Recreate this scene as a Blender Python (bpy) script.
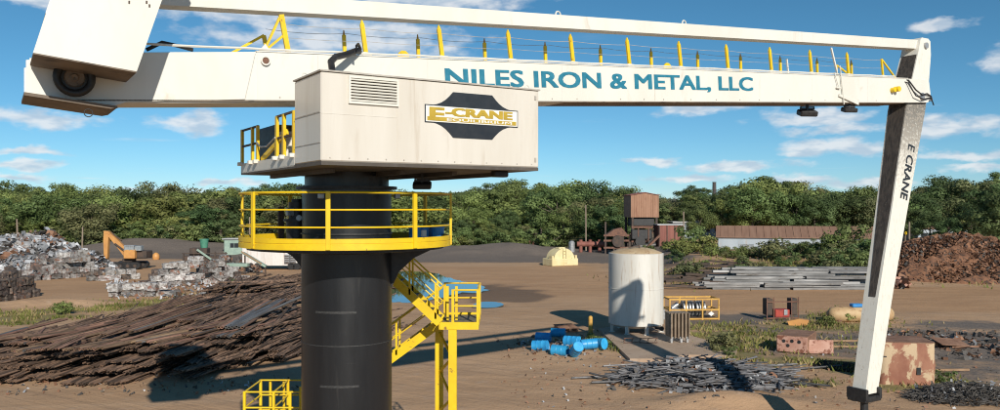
import bpy, bmesh, math, random
import numpy as np
from mathutils import Vector, Matrix, Euler

# ------------------------------------------------------------------ scene, camera, sky, sun
for o in list(bpy.data.objects):
    bpy.data.objects.remove(o, do_unlink=True)
scene = bpy.context.scene
col = scene.collection
R = math.radians
F_PX, HORIZON, EYE = 815.0, 207.0, 7.5        # focal length in photo pixels, horizon row, eye height (m)

cam_d = bpy.data.cameras.new('camera')
cam_d.sensor_width = 36.0
cam_d.lens = 36.0 * F_PX / 1000.0
cam_d.shift_y = (HORIZON - 205.0) / 1000.0
cam_d.clip_start = 0.3
cam_d.clip_end = 6000
cam = bpy.data.objects.new('camera', cam_d)
col.objects.link(cam)
cam.location = (0, 0, EYE)
cam.rotation_euler = (R(90), 0, 0)
scene.camera = cam

SUN = Vector((0.62, -1.96, 1.0)).normalized()           # direction towards the sun
sun_el = math.asin(SUN.z)
sun_az = math.atan2(SUN.x, SUN.y)
sd = bpy.data.lights.new('sun', 'SUN')
sd.energy = 4.0
sd.angle = R(0.53)
sd.color = (1.0, 0.93, 0.82)
so = bpy.data.objects.new('sun', sd)
col.objects.link(so)
so.rotation_euler = (-SUN).to_track_quat('-Z', 'Y').to_euler()
so.location = (30, -60, 40)

scene.view_settings.view_transform = 'Standard'
scene.view_settings.look = 'None'
scene.view_settings.exposure = 0.25
scene.view_settings.gamma = 1.0
scene.view_settings.use_curve_mapping = False
try:
    scene.cycles.max_bounces = 8
    scene.cycles.filter_width = 1.1
    scene.cycles.transparent_max_bounces = 6
except Exception:
    pass

world = bpy.data.worlds.new('World')
scene.world = world
world.use_nodes = True
wt = world.node_tree
for n in list(wt.nodes):
    wt.nodes.remove(n)


class NT:
    """small helper to write node graphs"""
    def __init__(self, tree):
        self.t = tree

    def n(self, kind, **kw):
        x = self.t.nodes.new(kind)
        for k, v in kw.items():
            setattr(x, k, v)
        return x

    def put(self, sock, v):
        if isinstance(v, bpy.types.NodeSocket):
            self.t.links.new(v, sock)
        elif v is not None:
            if hasattr(sock, 'default_value'):
                dv = sock.default_value
                if hasattr(dv, '__len__') and not hasattr(v, '__len__'):
                    v = [v] * len(dv)
                elif hasattr(dv, '__len__') and len(dv) == 4 and len(v) == 3:
                    v = (*v, 1.0)
                sock.default_value = v

    def m(self, op, a, b=None, c=None, clamp=False):
        x = self.n('ShaderNodeMath', operation=op, use_clamp=clamp)
        for i, v in enumerate((a, b, c)):
            if v is not None:
                self.put(x.inputs[i], v)
        return x.outputs[0]

    def v(self, op, a, b=None):
        x = self.n('ShaderNodeVectorMath', operation=op)
        self.put(x.inputs[0], a)
        if b is not None:
            self.put(x.inputs[1], b)
        return x.outputs['Value' if op in ('LENGTH', 'DOT_PRODUCT', 'DISTANCE') else 'Vector']

    def noise(self, vec, scale, detail=4, rough=0.55, dist=0.0):
        x = self.n('ShaderNodeTexNoise')
        self.put(x.inputs['Vector'], vec)
        x.inputs['Scale'].default_value = scale
        x.inputs['Detail'].default_value = detail
        x.inputs['Roughness'].default_value = rough
        x.inputs['Distortion'].default_value = dist
        return x.outputs['Fac']

    def ramp(self, fac, a, b, smooth=True):
        x = self.n('ShaderNodeMapRange')
        x.interpolation_type = 'SMOOTHSTEP' if smooth else 'LINEAR'
        self.put(x.inputs['Value'], fac)
        x.inputs['From Min'].default_value = a
        x.inputs['From Max'].default_value = b
        return x.outputs['Result']

    def n_rot(self, vec, ang_):
        x = self.n('ShaderNodeVectorRotate')
        x.rotation_type = 'Z_AXIS'
        self.put(x.inputs['Vector'], vec)
        x.inputs['Angle'].default_value = ang_
        return x.outputs[0]

    def mix(self, fac, a, b):
        x = self.n('ShaderNodeMix', data_type='RGBA')
        self.put(x.inputs[0], fac)
        self.put(x.inputs[6], a)
        self.put(x.inputs[7], b)
        return x.outputs[2]


W_ = NT(wt)
sky = W_.n('ShaderNodeTexSky')
sky.sky_type = 'NISHITA'
sky.sun_disc = False
sky.sun_elevation = sun_el
sky.sun_rotation = sun_az
sky.air_density = 0.7
sky.dust_density = 0.0
sky.ozone_density = 6.0
gen = W_.n('ShaderNodeTexCoord').outputs['Generated']
dirn = W_.v('NORMALIZE', gen)
sx = W_.n('ShaderNodeSeparateXYZ')
W_.put(sx.inputs[0], dirn)
az = W_.m('ARCTAN2', sx.outputs[0], sx.outputs[1])
el = W_.m('ARCSINE', sx.outputs[2])
cv = W_.n('ShaderNodeCombineXYZ')
W_.put(cv.inputs[0], az)
W_.put(cv.inputs[1], el)
ang = cv.outputs[0]
# flat layer of small fair-weather clouds seen in perspective
zc = W_.m('MAXIMUM', sx.outputs[2], 0.012)
pv = W_.n('ShaderNodeCombineXYZ')
W_.put(pv.inputs[0], W_.m('DIVIDE', sx.outputs[0], zc))
W_.put(pv.inputs[1], W_.m('DIVIDE', sx.outputs[1], zc))
layer = W_.noise(pv.outputs[0], 0.30, 6, 0.6)
layer = W_.ramp(layer, 0.60, 0.78)
# individual clouds: azimuth, elevation, half widths (radians)
def cl(px, py, hw, hh):
    a = math.atan((px - 500) / F_PX)
    e = math.atan((HORIZON - py) / F_PX * math.cos(a))
    return (a, e, hw / F_PX, hh / F_PX)
clouds = [cl(40, 117, 58, 11), cl(192, 122, 46, 11), cl(698, 108, 44, 8), cl(812, 117, 62, 10), cl(838, 130, 62, 8),
          cl(835, 147, 66, 9), cl(958, 126, 60, 12), cl(745, 165, 70, 6), cl(655, 161, 36, 5), cl(955, 155, 52, 6),
          cl(695, 178, 52, 5), cl(795, 179, 44, 5), cl(345, 40, 150, 24), cl(430, 0, 110, 16), cl(250, 14, 90, 14), cl(60, 2, 60, 8),
          cl(28, 151, 40, 4), cl(22, 164, 36, 5), cl(10, 176, 34, 4), cl(225, 184, 40, 4), cl(940, 24, 26, 6),
          cl(1000, 58, 22, 12), cl(975, 166, 44, 5), cl(500, 192, 60, 4), cl(150, 192, 60, 4), cl(880, 184, 50, 5),
          cl(-150, 90, 70, 14), cl(1140, 100, 80, 14), cl(1180, 150, 60, 8), cl(-120, 150, 60, 8)]
wob = W_.n('ShaderNodeTexNoise')
W_.put(wob.inputs['Vector'], W_.v('MULTIPLY', ang, (1.0, 2.2, 1.0)))
wob.inputs['Scale'].default_value = 22
wob.inputs['Detail'].default_value = 5
wob.inputs['Roughness'].default_value = 0.62
wvec = W_.v('MULTIPLY', W_.v('SUBTRACT', wob.outputs['Color'], (0.5, 0.5, 0.5)), (0.060, 0.022, 0))
angw = W_.v('ADD', ang, wvec)
dmin = None
for a, e, hw, hh in clouds:
    q = W_.v('MULTIPLY', W_.v('SUBTRACT', angw, (a, e, 0)), (1 / hw, 1 / hh, 0))
    l = W_.v('LENGTH', q)
    dmin = l if dmin is None else W_.m('MINIMUM', dmin, l)
fine = W_.noise(W_.v('MULTIPLY', ang, (1.0, 2.2, 1.0)), 24, 6, 0.52)
dens = W_.m('SUBTRACT', W_.m('MULTIPLY', fine, 1.55), W_.m('MULTIPLY', dmin, 0.66))
dens = W_.ramp(dens, 0.06, 0.62)
front = W_.m('GREATER_THAN', sx.outputs[1], 0.0)
dens = W_.m('MULTIPLY', dens, front)
dens = W_.m('MAXIMUM', W_.m('MULTIPLY', dens, 0.80), W_.m('MULTIPLY', layer, 0.45))
dens = W_.m('MULTIPLY', dens, W_.ramp(el, 0.0, 0.03))
shade = W_.noise(W_.v('MULTIPLY', ang, (1.0, 3.0, 1.0)), 30, 3, 0.5)
ccol = W_.mix(W_.ramp(shade, 0.35, 0.62), (4.4, 5.2, 6.1), (7.2, 7.3, 7.4))
hsv = W_.n('ShaderNodeHueSaturation')
hsv.inputs['Saturation'].default_value = 1.04
hsv.inputs['Value'].default_value = 0.63
hsv.inputs['Hue'].default_value = 0.478
gm = W_.n('ShaderNodeGamma')
gm.inputs[1].default_value = 1.08
W_.put(gm.inputs[0], W_.v('MINIMUM', sky.outputs[0], (14, 14, 14)))
W_.put(hsv.inputs['Color'], gm.outputs[0])
skyc = W_.mix(dens, hsv.outputs[0], ccol)
bg = W_.n('ShaderNodeBackground')
W_.put(bg.inputs[0], skyc)
bg.inputs[1].default_value = 0.10
wo = W_.n('ShaderNodeOutputWorld')
wt.links.new(bg.outputs[0], wo.inputs[0])

# ------------------------------------------------------------------ helpers
rng = random.Random(7)
npr = np.random.default_rng(7)


def G(px, py, z=0.0):
    """survey: the point at height z seen at photo pixel (px, py)"""
    d = (EYE - z) * F_PX / (py - HORIZON)
    return Vector(((px - 500) / F_PX * d, d, z))


def PX(px, py, d):
    return Vector(((px - 500) / F_PX * d, d, EYE - (py - HORIZON) / F_PX * d))


class MB:
    """collects simple solids into one mesh"""
    def __init__(self):
        self.v, self.f = [], []

    def add(self, vs, fs):
        b = len(self.v)
        self.v += [tuple(x) for x in vs]
        self.f += [tuple(i + b for i in f) for f in fs]
        return self

    def box(self, c, s, rot=None):
        hx, hy, hz = s[0] / 2, s[1] / 2, s[2] / 2
        vs = [Vector((x * hx, y * hy, z * hz)) for x in (-1, 1) for y in (-1, 1) for z in (-1, 1)]
        if rot is not None:
            m = rot if isinstance(rot, Matrix) else Euler(rot).to_matrix()
            vs = [m @ v for v in vs]
        c = Vector(c)
        return self.add([v + c for v in vs], [(0, 1, 3, 2), (4, 6, 7, 5), (0, 4, 5, 1), (2, 3, 7, 6), (0, 2, 6, 4), (1, 5, 7, 3)])

    def cbox(self, c, s, b=0.03, rot=None):
        """box with chamfered edges"""
        bm = bmesh.new()
        bmesh.ops.create_cube(bm, size=1)
        for v in bm.verts:
            v.co = Vector((v.co.x * s[0], v.co.y * s[1], v.co.z * s[2]))
        bmesh.ops.bevel(bm, geom=bm.edges[:], offset=b, segments=1, affect='EDGES')
        m = Matrix.Identity(3) if rot is None else (rot if isinstance(rot, Matrix) else Euler(rot).to_matrix())
        bm.verts.index_update()
        self.add([m @ v.co + Vector(c) for v in bm.verts], [tuple(v.index for v in f.verts) for f in bm.faces])
        bm.free()
        return self

    def frame(self, p, q, up=(0, 0, 1)):
        p, q = Vector(p), Vector(q)
        d = (q - p).normalized()
        up = Vector(up)
        if abs(d.dot(up)) > 0.98:
            up = Vector((0, 1, 0)) if abs(d.y) < 0.9 else Vector((1, 0, 0))
        a = d.cross(up).normalized()
        return p, q, d, a, a.cross(d).normalized()

    def bar(self, p, q, w, h, w2=None, h2=None, up=(0, 0, 1)):
        p, q, d, a, b = self.frame(p, q, up)
        w2, h2 = w2 or w, h2 or h
        vs = [p + a * (x * w / 2) + b * (y * h / 2) for x, y in ((-1, -1), (1, -1), (1, 1), (-1, 1))]
        vs += [q + a * (x * w2 / 2) + b * (y * h2 / 2) for x, y in ((-1, -1), (1, -1), (1, 1), (-1, 1))]
        return self.add(vs, [(3, 2, 1, 0), (4, 5, 6, 7), (0, 1, 5, 4), (1, 2, 6, 5), (2, 3, 7, 6), (3, 0, 4, 7)])

    def tube(self, p, q, r, n=10, r2=None, caps=True):
        p, q, d, a, b = self.frame(p, q)
        r2 = r if r2 is None else r2
        vs = []
        for pt, rr in ((p, r), (q, r2)):
            for i in range(n):
                t = 2 * math.pi * i / n
                vs.append(pt + a * (math.cos(t) * rr) + b * (math.sin(t) * rr))
        fs = [(i, (i + 1) % n, n + (i + 1) % n, n + i) for i in range(n)]
        if caps:
            fs += [tuple(range(n - 1, -1, -1)), tuple(range(n, 2 * n))]
        return self.add(vs, fs)

    def pipe(self, p, q, r, n=8, wall=0.25):
        """hollow pipe: its bore shows at the ends"""
        p, q, d, a, b = self.frame(p, q)
        vs = []
        dep = min(0.35, (q - p).length * 0.3)
        rings = ((p + d * dep, r * (1 - wall)), (p, r * (1 - wall)), (p, r), (q, r), (q, r * (1 - wall)), (q - d * dep, r * (1 - wall)))
        for pt, rr in rings:
            for i in range(n):
                t = 2 * math.pi * i / n
                vs.append(pt + a * (math.cos(t) * rr) + b * (math.sin(t) * rr))
        fs = []
        for k in range(len(rings) - 1):
            fs += [(k * n + i, k * n + (i + 1) % n, (k + 1) * n + (i + 1) % n, (k + 1) * n + i) for i in range(n)]
        fs += [tuple(range(n - 1, -1, -1)), tuple(range(5 * n, 6 * n))]
        return self.add(vs, fs)

    def path(self, pts, r, n=8):
        pts = [Vector(p) for p in pts]
        vs, fs = [], []
        for k, p in enumerate(pts):
            d = (pts[min(k + 1, len(pts) - 1)] - pts[max(k - 1, 0)]).normalized()
            up = Vector((0, 0, 1)) if abs(d.z) < 0.9 else Vector((0, 1, 0))
            a = d.cross(up).normalized()
            b = a.cross(d)
            for i in range(n):
                t = 2 * math.pi * i / n
                vs.append(p + a * math.cos(t) * r + b * math.sin(t) * r)
        for k in range(len(pts) - 1):
            fs += [(k * n + i, k * n + (i + 1) % n, (k + 1) * n + (i + 1) % n, (k + 1) * n + i) for i in range(n)]
        fs += [tuple(range(n - 1, -1, -1)), tuple(range((len(pts) - 1) * n, len(pts) * n))]
        return self.add(vs, fs)

    def lathe(self, prof, n=32, c=(0, 0, 0), a0=0.0, a1=2 * math.pi, close=True):
        """prof: list of (r, z)"""
        c = Vector(c)
        full = abs(a1 - a0 - 2 * math.pi) < 1e-6
        m = n if full else n + 1
        vs = []
        for r, z in prof:
            for i in range(m):
                t = a0 + (a1 - a0) * i / n
                vs.append(c + Vector((r * math.cos(t), r * math.sin(t), z)))
        fs = []
        for k in range(len(prof) - 1):
            for i in range(n):
                j = (i + 1) % m
                fs.append((k * m + i, k * m + j, (k + 1) * m + j, (k + 1) * m + i))
        return self.add(vs, fs)

    def prism(self, poly, lo, hi, axis='y'):
        """polygon in (x,z) swept along y, or (x,y) swept along z, or (y,z) along x"""
        n = len(poly)
        def P(p, t):
            return {'y': (p[0], t, p[1]), 'z': (p[0], p[1], t), 'x': (t, p[0], p[1])}[axis]
        vs = [P(p, lo) for p in poly] + [P(p, hi) for p in poly]
        fs = [(i, (i + 1) % n, n + (i + 1) % n, n + i) for i in range(n)]
        fs += [tuple(range(n - 1, -1, -1)), tuple(range(n, 2 * n))]
        return self.add(vs, fs)

    def mesh(self, name, mat, smooth=None):
        me = bpy.data.meshes.new(name)
        me.from_pydata(self.v, [], self.f)
        bm = bmesh.new()
        bm.from_mesh(me)
        if len(bm.faces) < 60000:
            bmesh.ops.recalc_face_normals(bm, faces=bm.faces[:])
        bm.to_mesh(me)
        bm.free()
        if smooth:
            for p in me.polygons:
                p.use_smooth = True
            me.set_sharp_from_angle(angle=R(smooth))
        me.materials.append(mat)
        me.update()
        return me

    def build(self, name, mat, parent=None, smooth=None, **kw):
        return link(name, self.mesh(name, mat, smooth), parent, **kw)


def link(name, me, parent=None, loc=None, rot=None):
    o = bpy.data.objects.new(name, me)
    col.objects.link(o)
    if parent is not None:
        o.parent = parent
    if loc is not None:
        o.location = loc
    if rot is not None:
        o.rotation_euler = rot
    return o


def tag(o, label=None, cat=None, group=None, kind=None):
    if label:
        o['label'] = label
    if cat:
        o['category'] = cat
    if group:
        o['group'] = group
    if kind:
        o['kind'] = kind
    return o


def empty(name, loc, rz=0.0, label=None, cat=None, group=None):
    o = bpy.data.objects.new(name, None)
    o.empty_display_size = 0.3
    col.objects.link(o)
    o.location = loc
    o.rotation_euler = (0, 0, rz)
    return tag(o, label, cat, group)


def copy_tree(o, parent=None):
    c = o.copy()
    col.objects.link(c)
    c.parent = parent
    for ch in list(o.children):
        copy_tree(ch, c)
    return c


# ------------------------------------------------------------------ materials
M = {}


def mat(name, c1, c2=None, scale=3.0, rough=0.6, metal=0.0, bump=0.0, bscale=None, lo=0.35, hi=0.65, stretch=(1, 1, 1),
        c3=None, s3=8.0, lo3=0.55, hi3=0.7, rnd=0.0, world=False, spec=0.5, detail=5):
    """two-tone noise paint, optional third tone for stains, optional per-object variation"""
    m = bpy.data.materials.new(name)
    m.use_nodes = True
    t = NT(m.node_tree)
    b = m.node_tree.nodes['Principled BSDF']
    if world:
        vec = t.n('ShaderNodeNewGeometry').outputs['Position']
    else:
        vec = t.n('ShaderNodeTexCoord').outputs['Object']
    if rnd:
        oi = t.n('ShaderNodeObjectInfo')
        off = t.n('ShaderNodeCombineXYZ')
        t.put(off.inputs[0], t.m('MULTIPLY', oi.outputs['Random'], 37.0))
        t.put(off.inputs[1], t.m('MULTIPLY', oi.outputs['Random'], 91.0))
        vec = t.v('ADD', vec, off.outputs[0])
    svec = t.v('MULTIPLY', vec, stretch)
    colr = c1
    if c2 is not None:
        colr = t.mix(t.ramp(t.noise(svec, scale, detail, 0.6), lo, hi), c1, c2)
    if c3 is not None:
        colr = t.mix(t.ramp(t.noise(svec, s3, detail, 0.65, 0.4), lo3, hi3), colr, c3)
    if rnd:
        h = t.n('ShaderNodeHueSaturation')
        t.put(h.inputs['Color'], colr)
        t.put(h.inputs['Value'], t.m('ADD', t.m('MULTIPLY', oi.outputs['Random'], 2 * rnd), 1 - rnd))
        r2 = t.m('FRACT', t.m('MULTIPLY', oi.outputs['Random'], 7.31))
        t.put(h.inputs['Hue'], t.m('ADD', t.m('MULTIPLY', r2, rnd * 0.08), 0.5 - rnd * 0.04))
        colr = h.outputs[0]
    t.put(b.inputs['Base Color'], colr)
    rn = t.noise(svec, scale * 2.3, 3, 0.6)
    t.put(b.inputs['Roughness'], t.m('ADD', t.m('MULTIPLY', rn, 0.24), rough - 0.12, clamp=True))
    b.inputs['Metallic'].default_value = metal
    b.inputs['Specular IOR Level'].default_value = spec
    if bump:
        bp = t.n('ShaderNodeBump')
        bp.inputs['Strength'].default_value = 0.6
        bp.inputs['Distance'].default_value = bump
        t.put(bp.inputs['Height'], t.noise(svec, bscale or scale * 4, 5, 0.65))
        t.put(b.inputs['Normal'], bp.outputs[0])
    M[name] = m
    return m


mat('white_paint', (0.69, 0.67, 0.60), (0.74, 0.72, 0.66), 0.8, 0.42, c3=(0.50, 0.43, 0.33), s3=1.6, lo3=0.58, hi3=0.88, stretch=(1, 1, 0.35))
mat('house_paint', (0.61, 0.57, 0.50), (0.66, 0.625, 0.56), 0.7, 0.42, c3=(0.42, 0.34, 0.25), s3=1.3, lo3=0.54, hi3=0.88, stretch=(2.2, 2.2, 0.25))
mat('seam_grey', (0.36, 0.33, 0.29), (0.48, 0.45, 0.40), 4, 0.6)
mat('shade_grime', (0.20, 0.155, 0.115), (0.14, 0.11, 0.085), 1.2, 0.75, c3=(0.07, 0.055, 0.045), s3=2.2)  # undersides and reel hub: their shade, with grime, put into the colour
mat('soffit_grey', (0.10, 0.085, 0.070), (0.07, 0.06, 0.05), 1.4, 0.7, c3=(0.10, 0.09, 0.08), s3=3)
mat('black_paint', (0.0085, 0.0095, 0.0115), (0.015, 0.016, 0.018), 0.9, 0.34, c3=(0.04, 0.039, 0.037), s3=2.4, lo3=0.58, hi3=0.84, stretch=(1.6, 1.6, 0.25), bump=0.006)
mat('black_steel', (0.014, 0.014, 0.016), (0.03, 0.03, 0.03), 4, 0.5)
mat('scuff', (0.05, 0.05, 0.05), (0.026, 0.026, 0.026), 5, 0.6, stretch=(3, 3, 8))
mat('rubber', (0.012, 0.012, 0.013), (0.022, 0.022, 0.022), 6, 0.5)
mat('yellow_paint', (0.80, 0.55, 0.012), (0.72, 0.47, 0.012), 2.0, 0.45, c3=(0.22, 0.12, 0.03), s3=5, lo3=0.63, hi3=0.74)
mat('dull_yellow', (0.62, 0.36, 0.07), (0.50, 0.27, 0.06), 3, 0.6, c3=(0.16, 0.07, 0.03), s3=8, lo3=0.6, hi3=0.72)
mat('teal_paint', (0.012, 0.16, 0.25), (0.03, 0.21, 0.31), 5, 0.5)
mat('black_decal', (0.018, 0.022, 0.028), (0.026, 0.03, 0.036), 4, 0.4)
mat('white_decal', (0.78, 0.77, 0.72), None, rough=0.45)
mat('gold_decal', (0.42, 0.29, 0.03), (0.50, 0.35, 0.045), 5, 0.4)
mat('galvanised', (0.30, 0.31, 0.32), (0.45, 0.46, 0.47), 6, 0.45, metal=0.5)
mat('grating', (0.13, 0.12, 0.09), (0.22, 0.19, 0.12), 9, 0.7)
mat('rust_pipe', (0.155, 0.092, 0.06), (0.27, 0.165, 0.108), 2.5, 0.8, c3=(0.07, 0.045, 0.032), s3=6, lo3=0.54, hi3=0.70, stretch=(1, 0.25, 1), rnd=0.5, bump=0.006)
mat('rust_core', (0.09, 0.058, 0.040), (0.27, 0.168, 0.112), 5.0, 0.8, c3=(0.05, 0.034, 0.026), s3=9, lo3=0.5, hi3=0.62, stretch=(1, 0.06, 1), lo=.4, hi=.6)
mat('grey_pipe', (0.22, 0.215, 0.21), (0.14, 0.125, 0.115), 2.5, 0.5, metal=0.3, stretch=(1, 0.2, 1), rnd=0.3)
mat('rust_heap', (0.15, 0.070, 0.038), (0.24, 0.115, 0.06), 1.2, 0.85, c3=(0.05, 0.03, 0.022), s3=3, lo3=0.48, hi3=0.62)
mat('rust_plate', (0.20, 0.105, 0.065), (0.30, 0.17, 0.11), 1.5, 0.85, c3=(0.10, 0.05, 0.035), s3=4, bump=0.01)
mat('steel_section', (0.15, 0.148, 0.146), (0.31, 0.305, 0.30), 1.2, 0.6, metal=0.15, c3=(0.10, 0.08, 0.065), s3=2.5, stretch=(0.3, 1, 1), rnd=0.35)
mat('scrap_bar', (0.085, 0.085, 0.09), (0.16, 0.16, 0.17), 3, 0.55, metal=0.25, c3=(0.10, 0.07, 0.05), s3=5, rnd=0.4)
mat('bale', (0.13, 0.115, 0.105), (0.32, 0.31, 0.30), 3.2, 0.6, metal=0.15, c3=(0.20, 0.09, 0.05), s3=2.4, lo3=0.52, hi3=0.64, rnd=0.5, bump=0.09, bscale=6)
mat('bale_white', (0.22, 0.20, 0.185), (0.48, 0.47, 0.46), 3.6, 0.6, c3=(0.14, 0.08, 0.06), s3=3.0, lo3=0.54, hi3=0.66, rnd=0.42, bump=0.09, bscale=6)
mat('bale_dark', (0.060, 0.05, 0.045), (0.15, 0.115, 0.095), 3.2, 0.75, c3=(0.22, 0.10, 0.05), s3=3, lo3=0.56, hi3=0.68, rnd=0.3, bump=0.08, bscale=6)
mat('tank_white', (0.58, 0.56, 0.51), (0.66, 0.645, 0.60), 0.9, 0.5, c3=(0.34, 0.23, 0.14), s3=1.8, lo3=0.52, hi3=0.78, stretch=(2.5, 2.5, 0.22))
mat('tank_roof', (0.42, 0.29, 0.16), (0.52, 0.40, 0.25), 1.2, 0.7, c3=(0.34, 0.20, 0.10), s3=2.4)
mat('concrete', (0.38, 0.275, 0.195), (0.45, 0.34, 0.25), 0.7, 0.9, c3=(0.24, 0.17, 0.12), s3=1.4, lo3=0.52, hi3=0.72, bump=0.012, bscale=9, world=True)
mat('fin_brown', (0.17, 0.125, 0.085), (0.24, 0.18, 0.125), 2, 0.6, c3=(0.10, 0.06, 0.04), s3=5)
mat('drum_blue', (0.02, 0.27, 0.58), (0.04, 0.38, 0.70), 2.2, 0.42, c3=(0.20, 0.24, 0.28), s3=5, lo3=0.63, hi3=0.73, rnd=0.18)
mat('pink_rust', (0.44, 0.235, 0.175), (0.52, 0.32, 0.25), 2, 0.75, c3=(0.20, 0.075, 0.045), s3=3.2, lo3=0.5, hi3=0.62, bump=0.008)
mat('peeling_vessel', (0.24, 0.095, 0.06), (0.34, 0.16, 0.10), 1.4, 0.8, c3=(0.52, 0.39, 0.25), s3=1.7, lo3=0.515, hi3=0.58, stretch=(1, 1, 0.6), bump=0.008)
mat('red_paint', (0.42, 0.05, 0.03), (0.30, 0.04, 0.03), 3, 0.6, c3=(0.12, 0.05, 0.035), s3=6)
mat('rust_frame', (0.20, 0.10, 0.065), (0.12, 0.06, 0.045), 4, 0.8)
mat('orange_paint', (0.60, 0.30, 0.09), (0.52, 0.25, 0.08), 1.5, 0.5, c3=(0.16, 0.08, 0.04), s3=4, lo3=0.62, hi3=0.74)
mat('tan_tank', (0.52, 0.37, 0.20), (0.44, 0.29, 0.15), 1.2, 0.65, c3=(0.24, 0.12, 0.06), s3=2.5)
mat('cream_paint', (0.68, 0.56, 0.30), (0.74, 0.64, 0.38), 1.5, 0.6, c3=(0.36, 0.25, 0.12), s3=3, lo3=0.6, hi3=0.75)
mat('green_paint', (0.05, 0.20, 0.13), (0.08, 0.26, 0.18), 2, 0.6)
mat('pale_green', (0.30, 0.40, 0.33), (0.24, 0.33, 0.28), 2, 0.65)
mat('tower_tin', (0.29, 0.155, 0.095), (0.36, 0.20, 0.13), 0.6, 0.75, c3=(0.22, 0.10, 0.06), s3=1.2, stretch=(2, 2, 0.3))
mat('maroon_tin', (0.19, 0.065, 0.05), (0.26, 0.10, 0.075), 0.8, 0.75, stretch=(2, 2, 0.3))
mat('dark_steel', (0.05, 0.04, 0.035), (0.09, 0.06, 0.045), 2, 0.8)
mat('shed_roof', (0.22, 0.125, 0.085), (0.27, 0.16, 0.11), 0.5, 0.8, stretch=(4, 0.4, 1))
mat('shed_wall', (0.34, 0.40, 0.45), (0.40, 0.46, 0.51), 0.5, 0.65, c3=(0.40, 0.36, 0.32), s3=0.8, stretch=(2, 2, 0.3))
mat('flat_roof', (0.42, 0.42, 0.42), (0.50, 0.50, 0.50), 0.4, 0.8)
mat('trailer_white', (0.62, 0.58, 0.54), (0.70, 0.67, 0.64), 1.0, 0.6, c3=(0.46, 0.30, 0.24), s3=1.8, stretch=(2.5, 1, 0.25))
mat('glass_dark', (0.03, 0.035, 0.04), None, rough=0.15)
mat('pane_light', (0.22, 0.25, 0.27), (0.30, 0.33, 0.35), 3, 0.2)
mat('bark', (0.11, 0.085, 0.06), (0.18, 0.15, 0.115), 3, 0.9, stretch=(3, 3, 0.6))
mat('pole_wood', (0.20, 0.155, 0.115), (0.28, 0.22, 0.17), 2, 0.9, stretch=(3, 3, 0.4))
mat('chimney', (0.05, 0.045, 0.05), (0.08, 0.07, 0.07), 0.3, 0.9)
mat('timber', (0.34, 0.22, 0.13), (0.26, 0.16, 0.09), 2, 0.8)
mat('blue_water_drum', (0.03, 0.20, 0.52), (0.05, 0.26, 0.60), 3, 0.45)
mat('shadow_black', (0.012, 0.011, 0.010), (0.02, 0.018, 0.016), 3, 0.95, spec=0.1)  # flat black standing in for a cast shadow on the ground


def leaf_mat(name, a, b, rnd=0.30):
    m = bpy.data.materials.new(name)
    m.use_nodes = True
    t = NT(m.node_tree)
    bs = m.node_tree.nodes['Principled BSDF']
    g = t.n('ShaderNodeNewGeometry')
    oi = t.n('ShaderNodeObjectInfo')
    c = t.mix(t.m('ADD', t.m('MULTIPLY', g.outputs['Random Per Island'], 0.6), 0.2), a, b)
    tc = t.n('ShaderNodeTexCoord').outputs['Object']
    c = t.mix(t.ramp(t.noise(tc, 0.45, 3), 0.4, 0.62), c, [x * 0.62 for x in a])
    h = t.n('ShaderNodeHueSaturation')
    t.put(h.inputs['Color'], c)
    t.put(h.inputs['Value'], t.m('ADD', t.m('MULTIPLY', oi.outputs['Random'], 2.2 * rnd), 1.28 - rnd))
    r2 = t.m('FRACT', t.m('MULTIPLY', oi.outputs['Random'], 9.7))
    t.put(h.inputs['Hue'], t.m('ADD', t.m('MULTIPLY', r2, 0.045), 0.4775))
    t.put(bs.inputs['Base Color'], h.outputs[0])
    bs.inputs['Roughness'].default_value = 0.65
    bs.inputs['Specular IOR Level'].default_value = 0.25
    tr = t.n('ShaderNodeBsdfTranslucent')
    t.put(tr.inputs[0], h.outputs[0])
    mx = t.n('ShaderNodeMixShader')
    mx.inputs[0].default_value = 0.22
    out = m.node_tree.nodes['Material Output']
    m.node_tree.links.new(bs.outputs[0], mx.inputs[1])
    m.node_tree.links.new(tr.outputs[0], mx.inputs[2])
    m.node_tree.links.new(mx.outputs[0], out.inputs[0])
    M[name] = m


leaf_mat('leaf_dark', (0.072, 0.110, 0.040), (0.118, 0.160, 0.062))
leaf_mat('leaf_mid', (0.108, 0.152, 0.048), (0.160, 0.205, 0.075))
leaf_mat('leaf_yellow', (0.155, 0.195, 0.055), (0.22, 0.245, 0.085))
leaf_mat('leaf_olive', (0.135, 0.148, 0.062), (0.19, 0.19, 0.09))
leaf_mat('leaf_grey', (0.13, 0.14, 0.10), (0.19, 0.19, 0.15))
leaf_mat('grass_blade', (0.12, 0.15, 0.03), (0.24, 0.22, 0.08))
leaf_mat('dry_grass', (0.25, 0.19, 0.09), (0.34, 0.27, 0.14))

# ------------------------------------------------------------------ ground


def gauss(X, Y, c, sx_, sy_, rot=0.0):
    dx, dy = X - c[0], Y - c[1]
    ca, sa = math.cos(rot), math.sin(rot)
    return np.exp(-(((dx * ca + dy * sa) / sx_) ** 2 + ((-dx * sa + dy * ca) / sy_) ** 2))


def vnoise(X, Y, sc, seed):
    """smooth value noise"""
    r = np.random.default_rng(seed)
    tab = r.random((64, 64))
    x, y = X / sc, Y / sc
    xi, yi = np.floor(x).astype(int), np.floor(y).astype(int)
    fx, fy = x - xi, y - yi
    fx, fy = fx * fx * (3 - 2 * fx), fy * fy * (3 - 2 * fy)
    g = lambda a, b: tab[a % 64, b % 64]
    return (g(xi, yi) * (1 - fx) + g(xi + 1, yi) * fx) * (1 - fy) + (g(xi, yi + 1) * (1 - fx) + g(xi + 1, yi + 1) * fx) * fy


def sstep(a, b, x):
    t = np.clip((x - a) / (b - a), 0, 1)
    return t * t * (3 - 2 * t)


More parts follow.
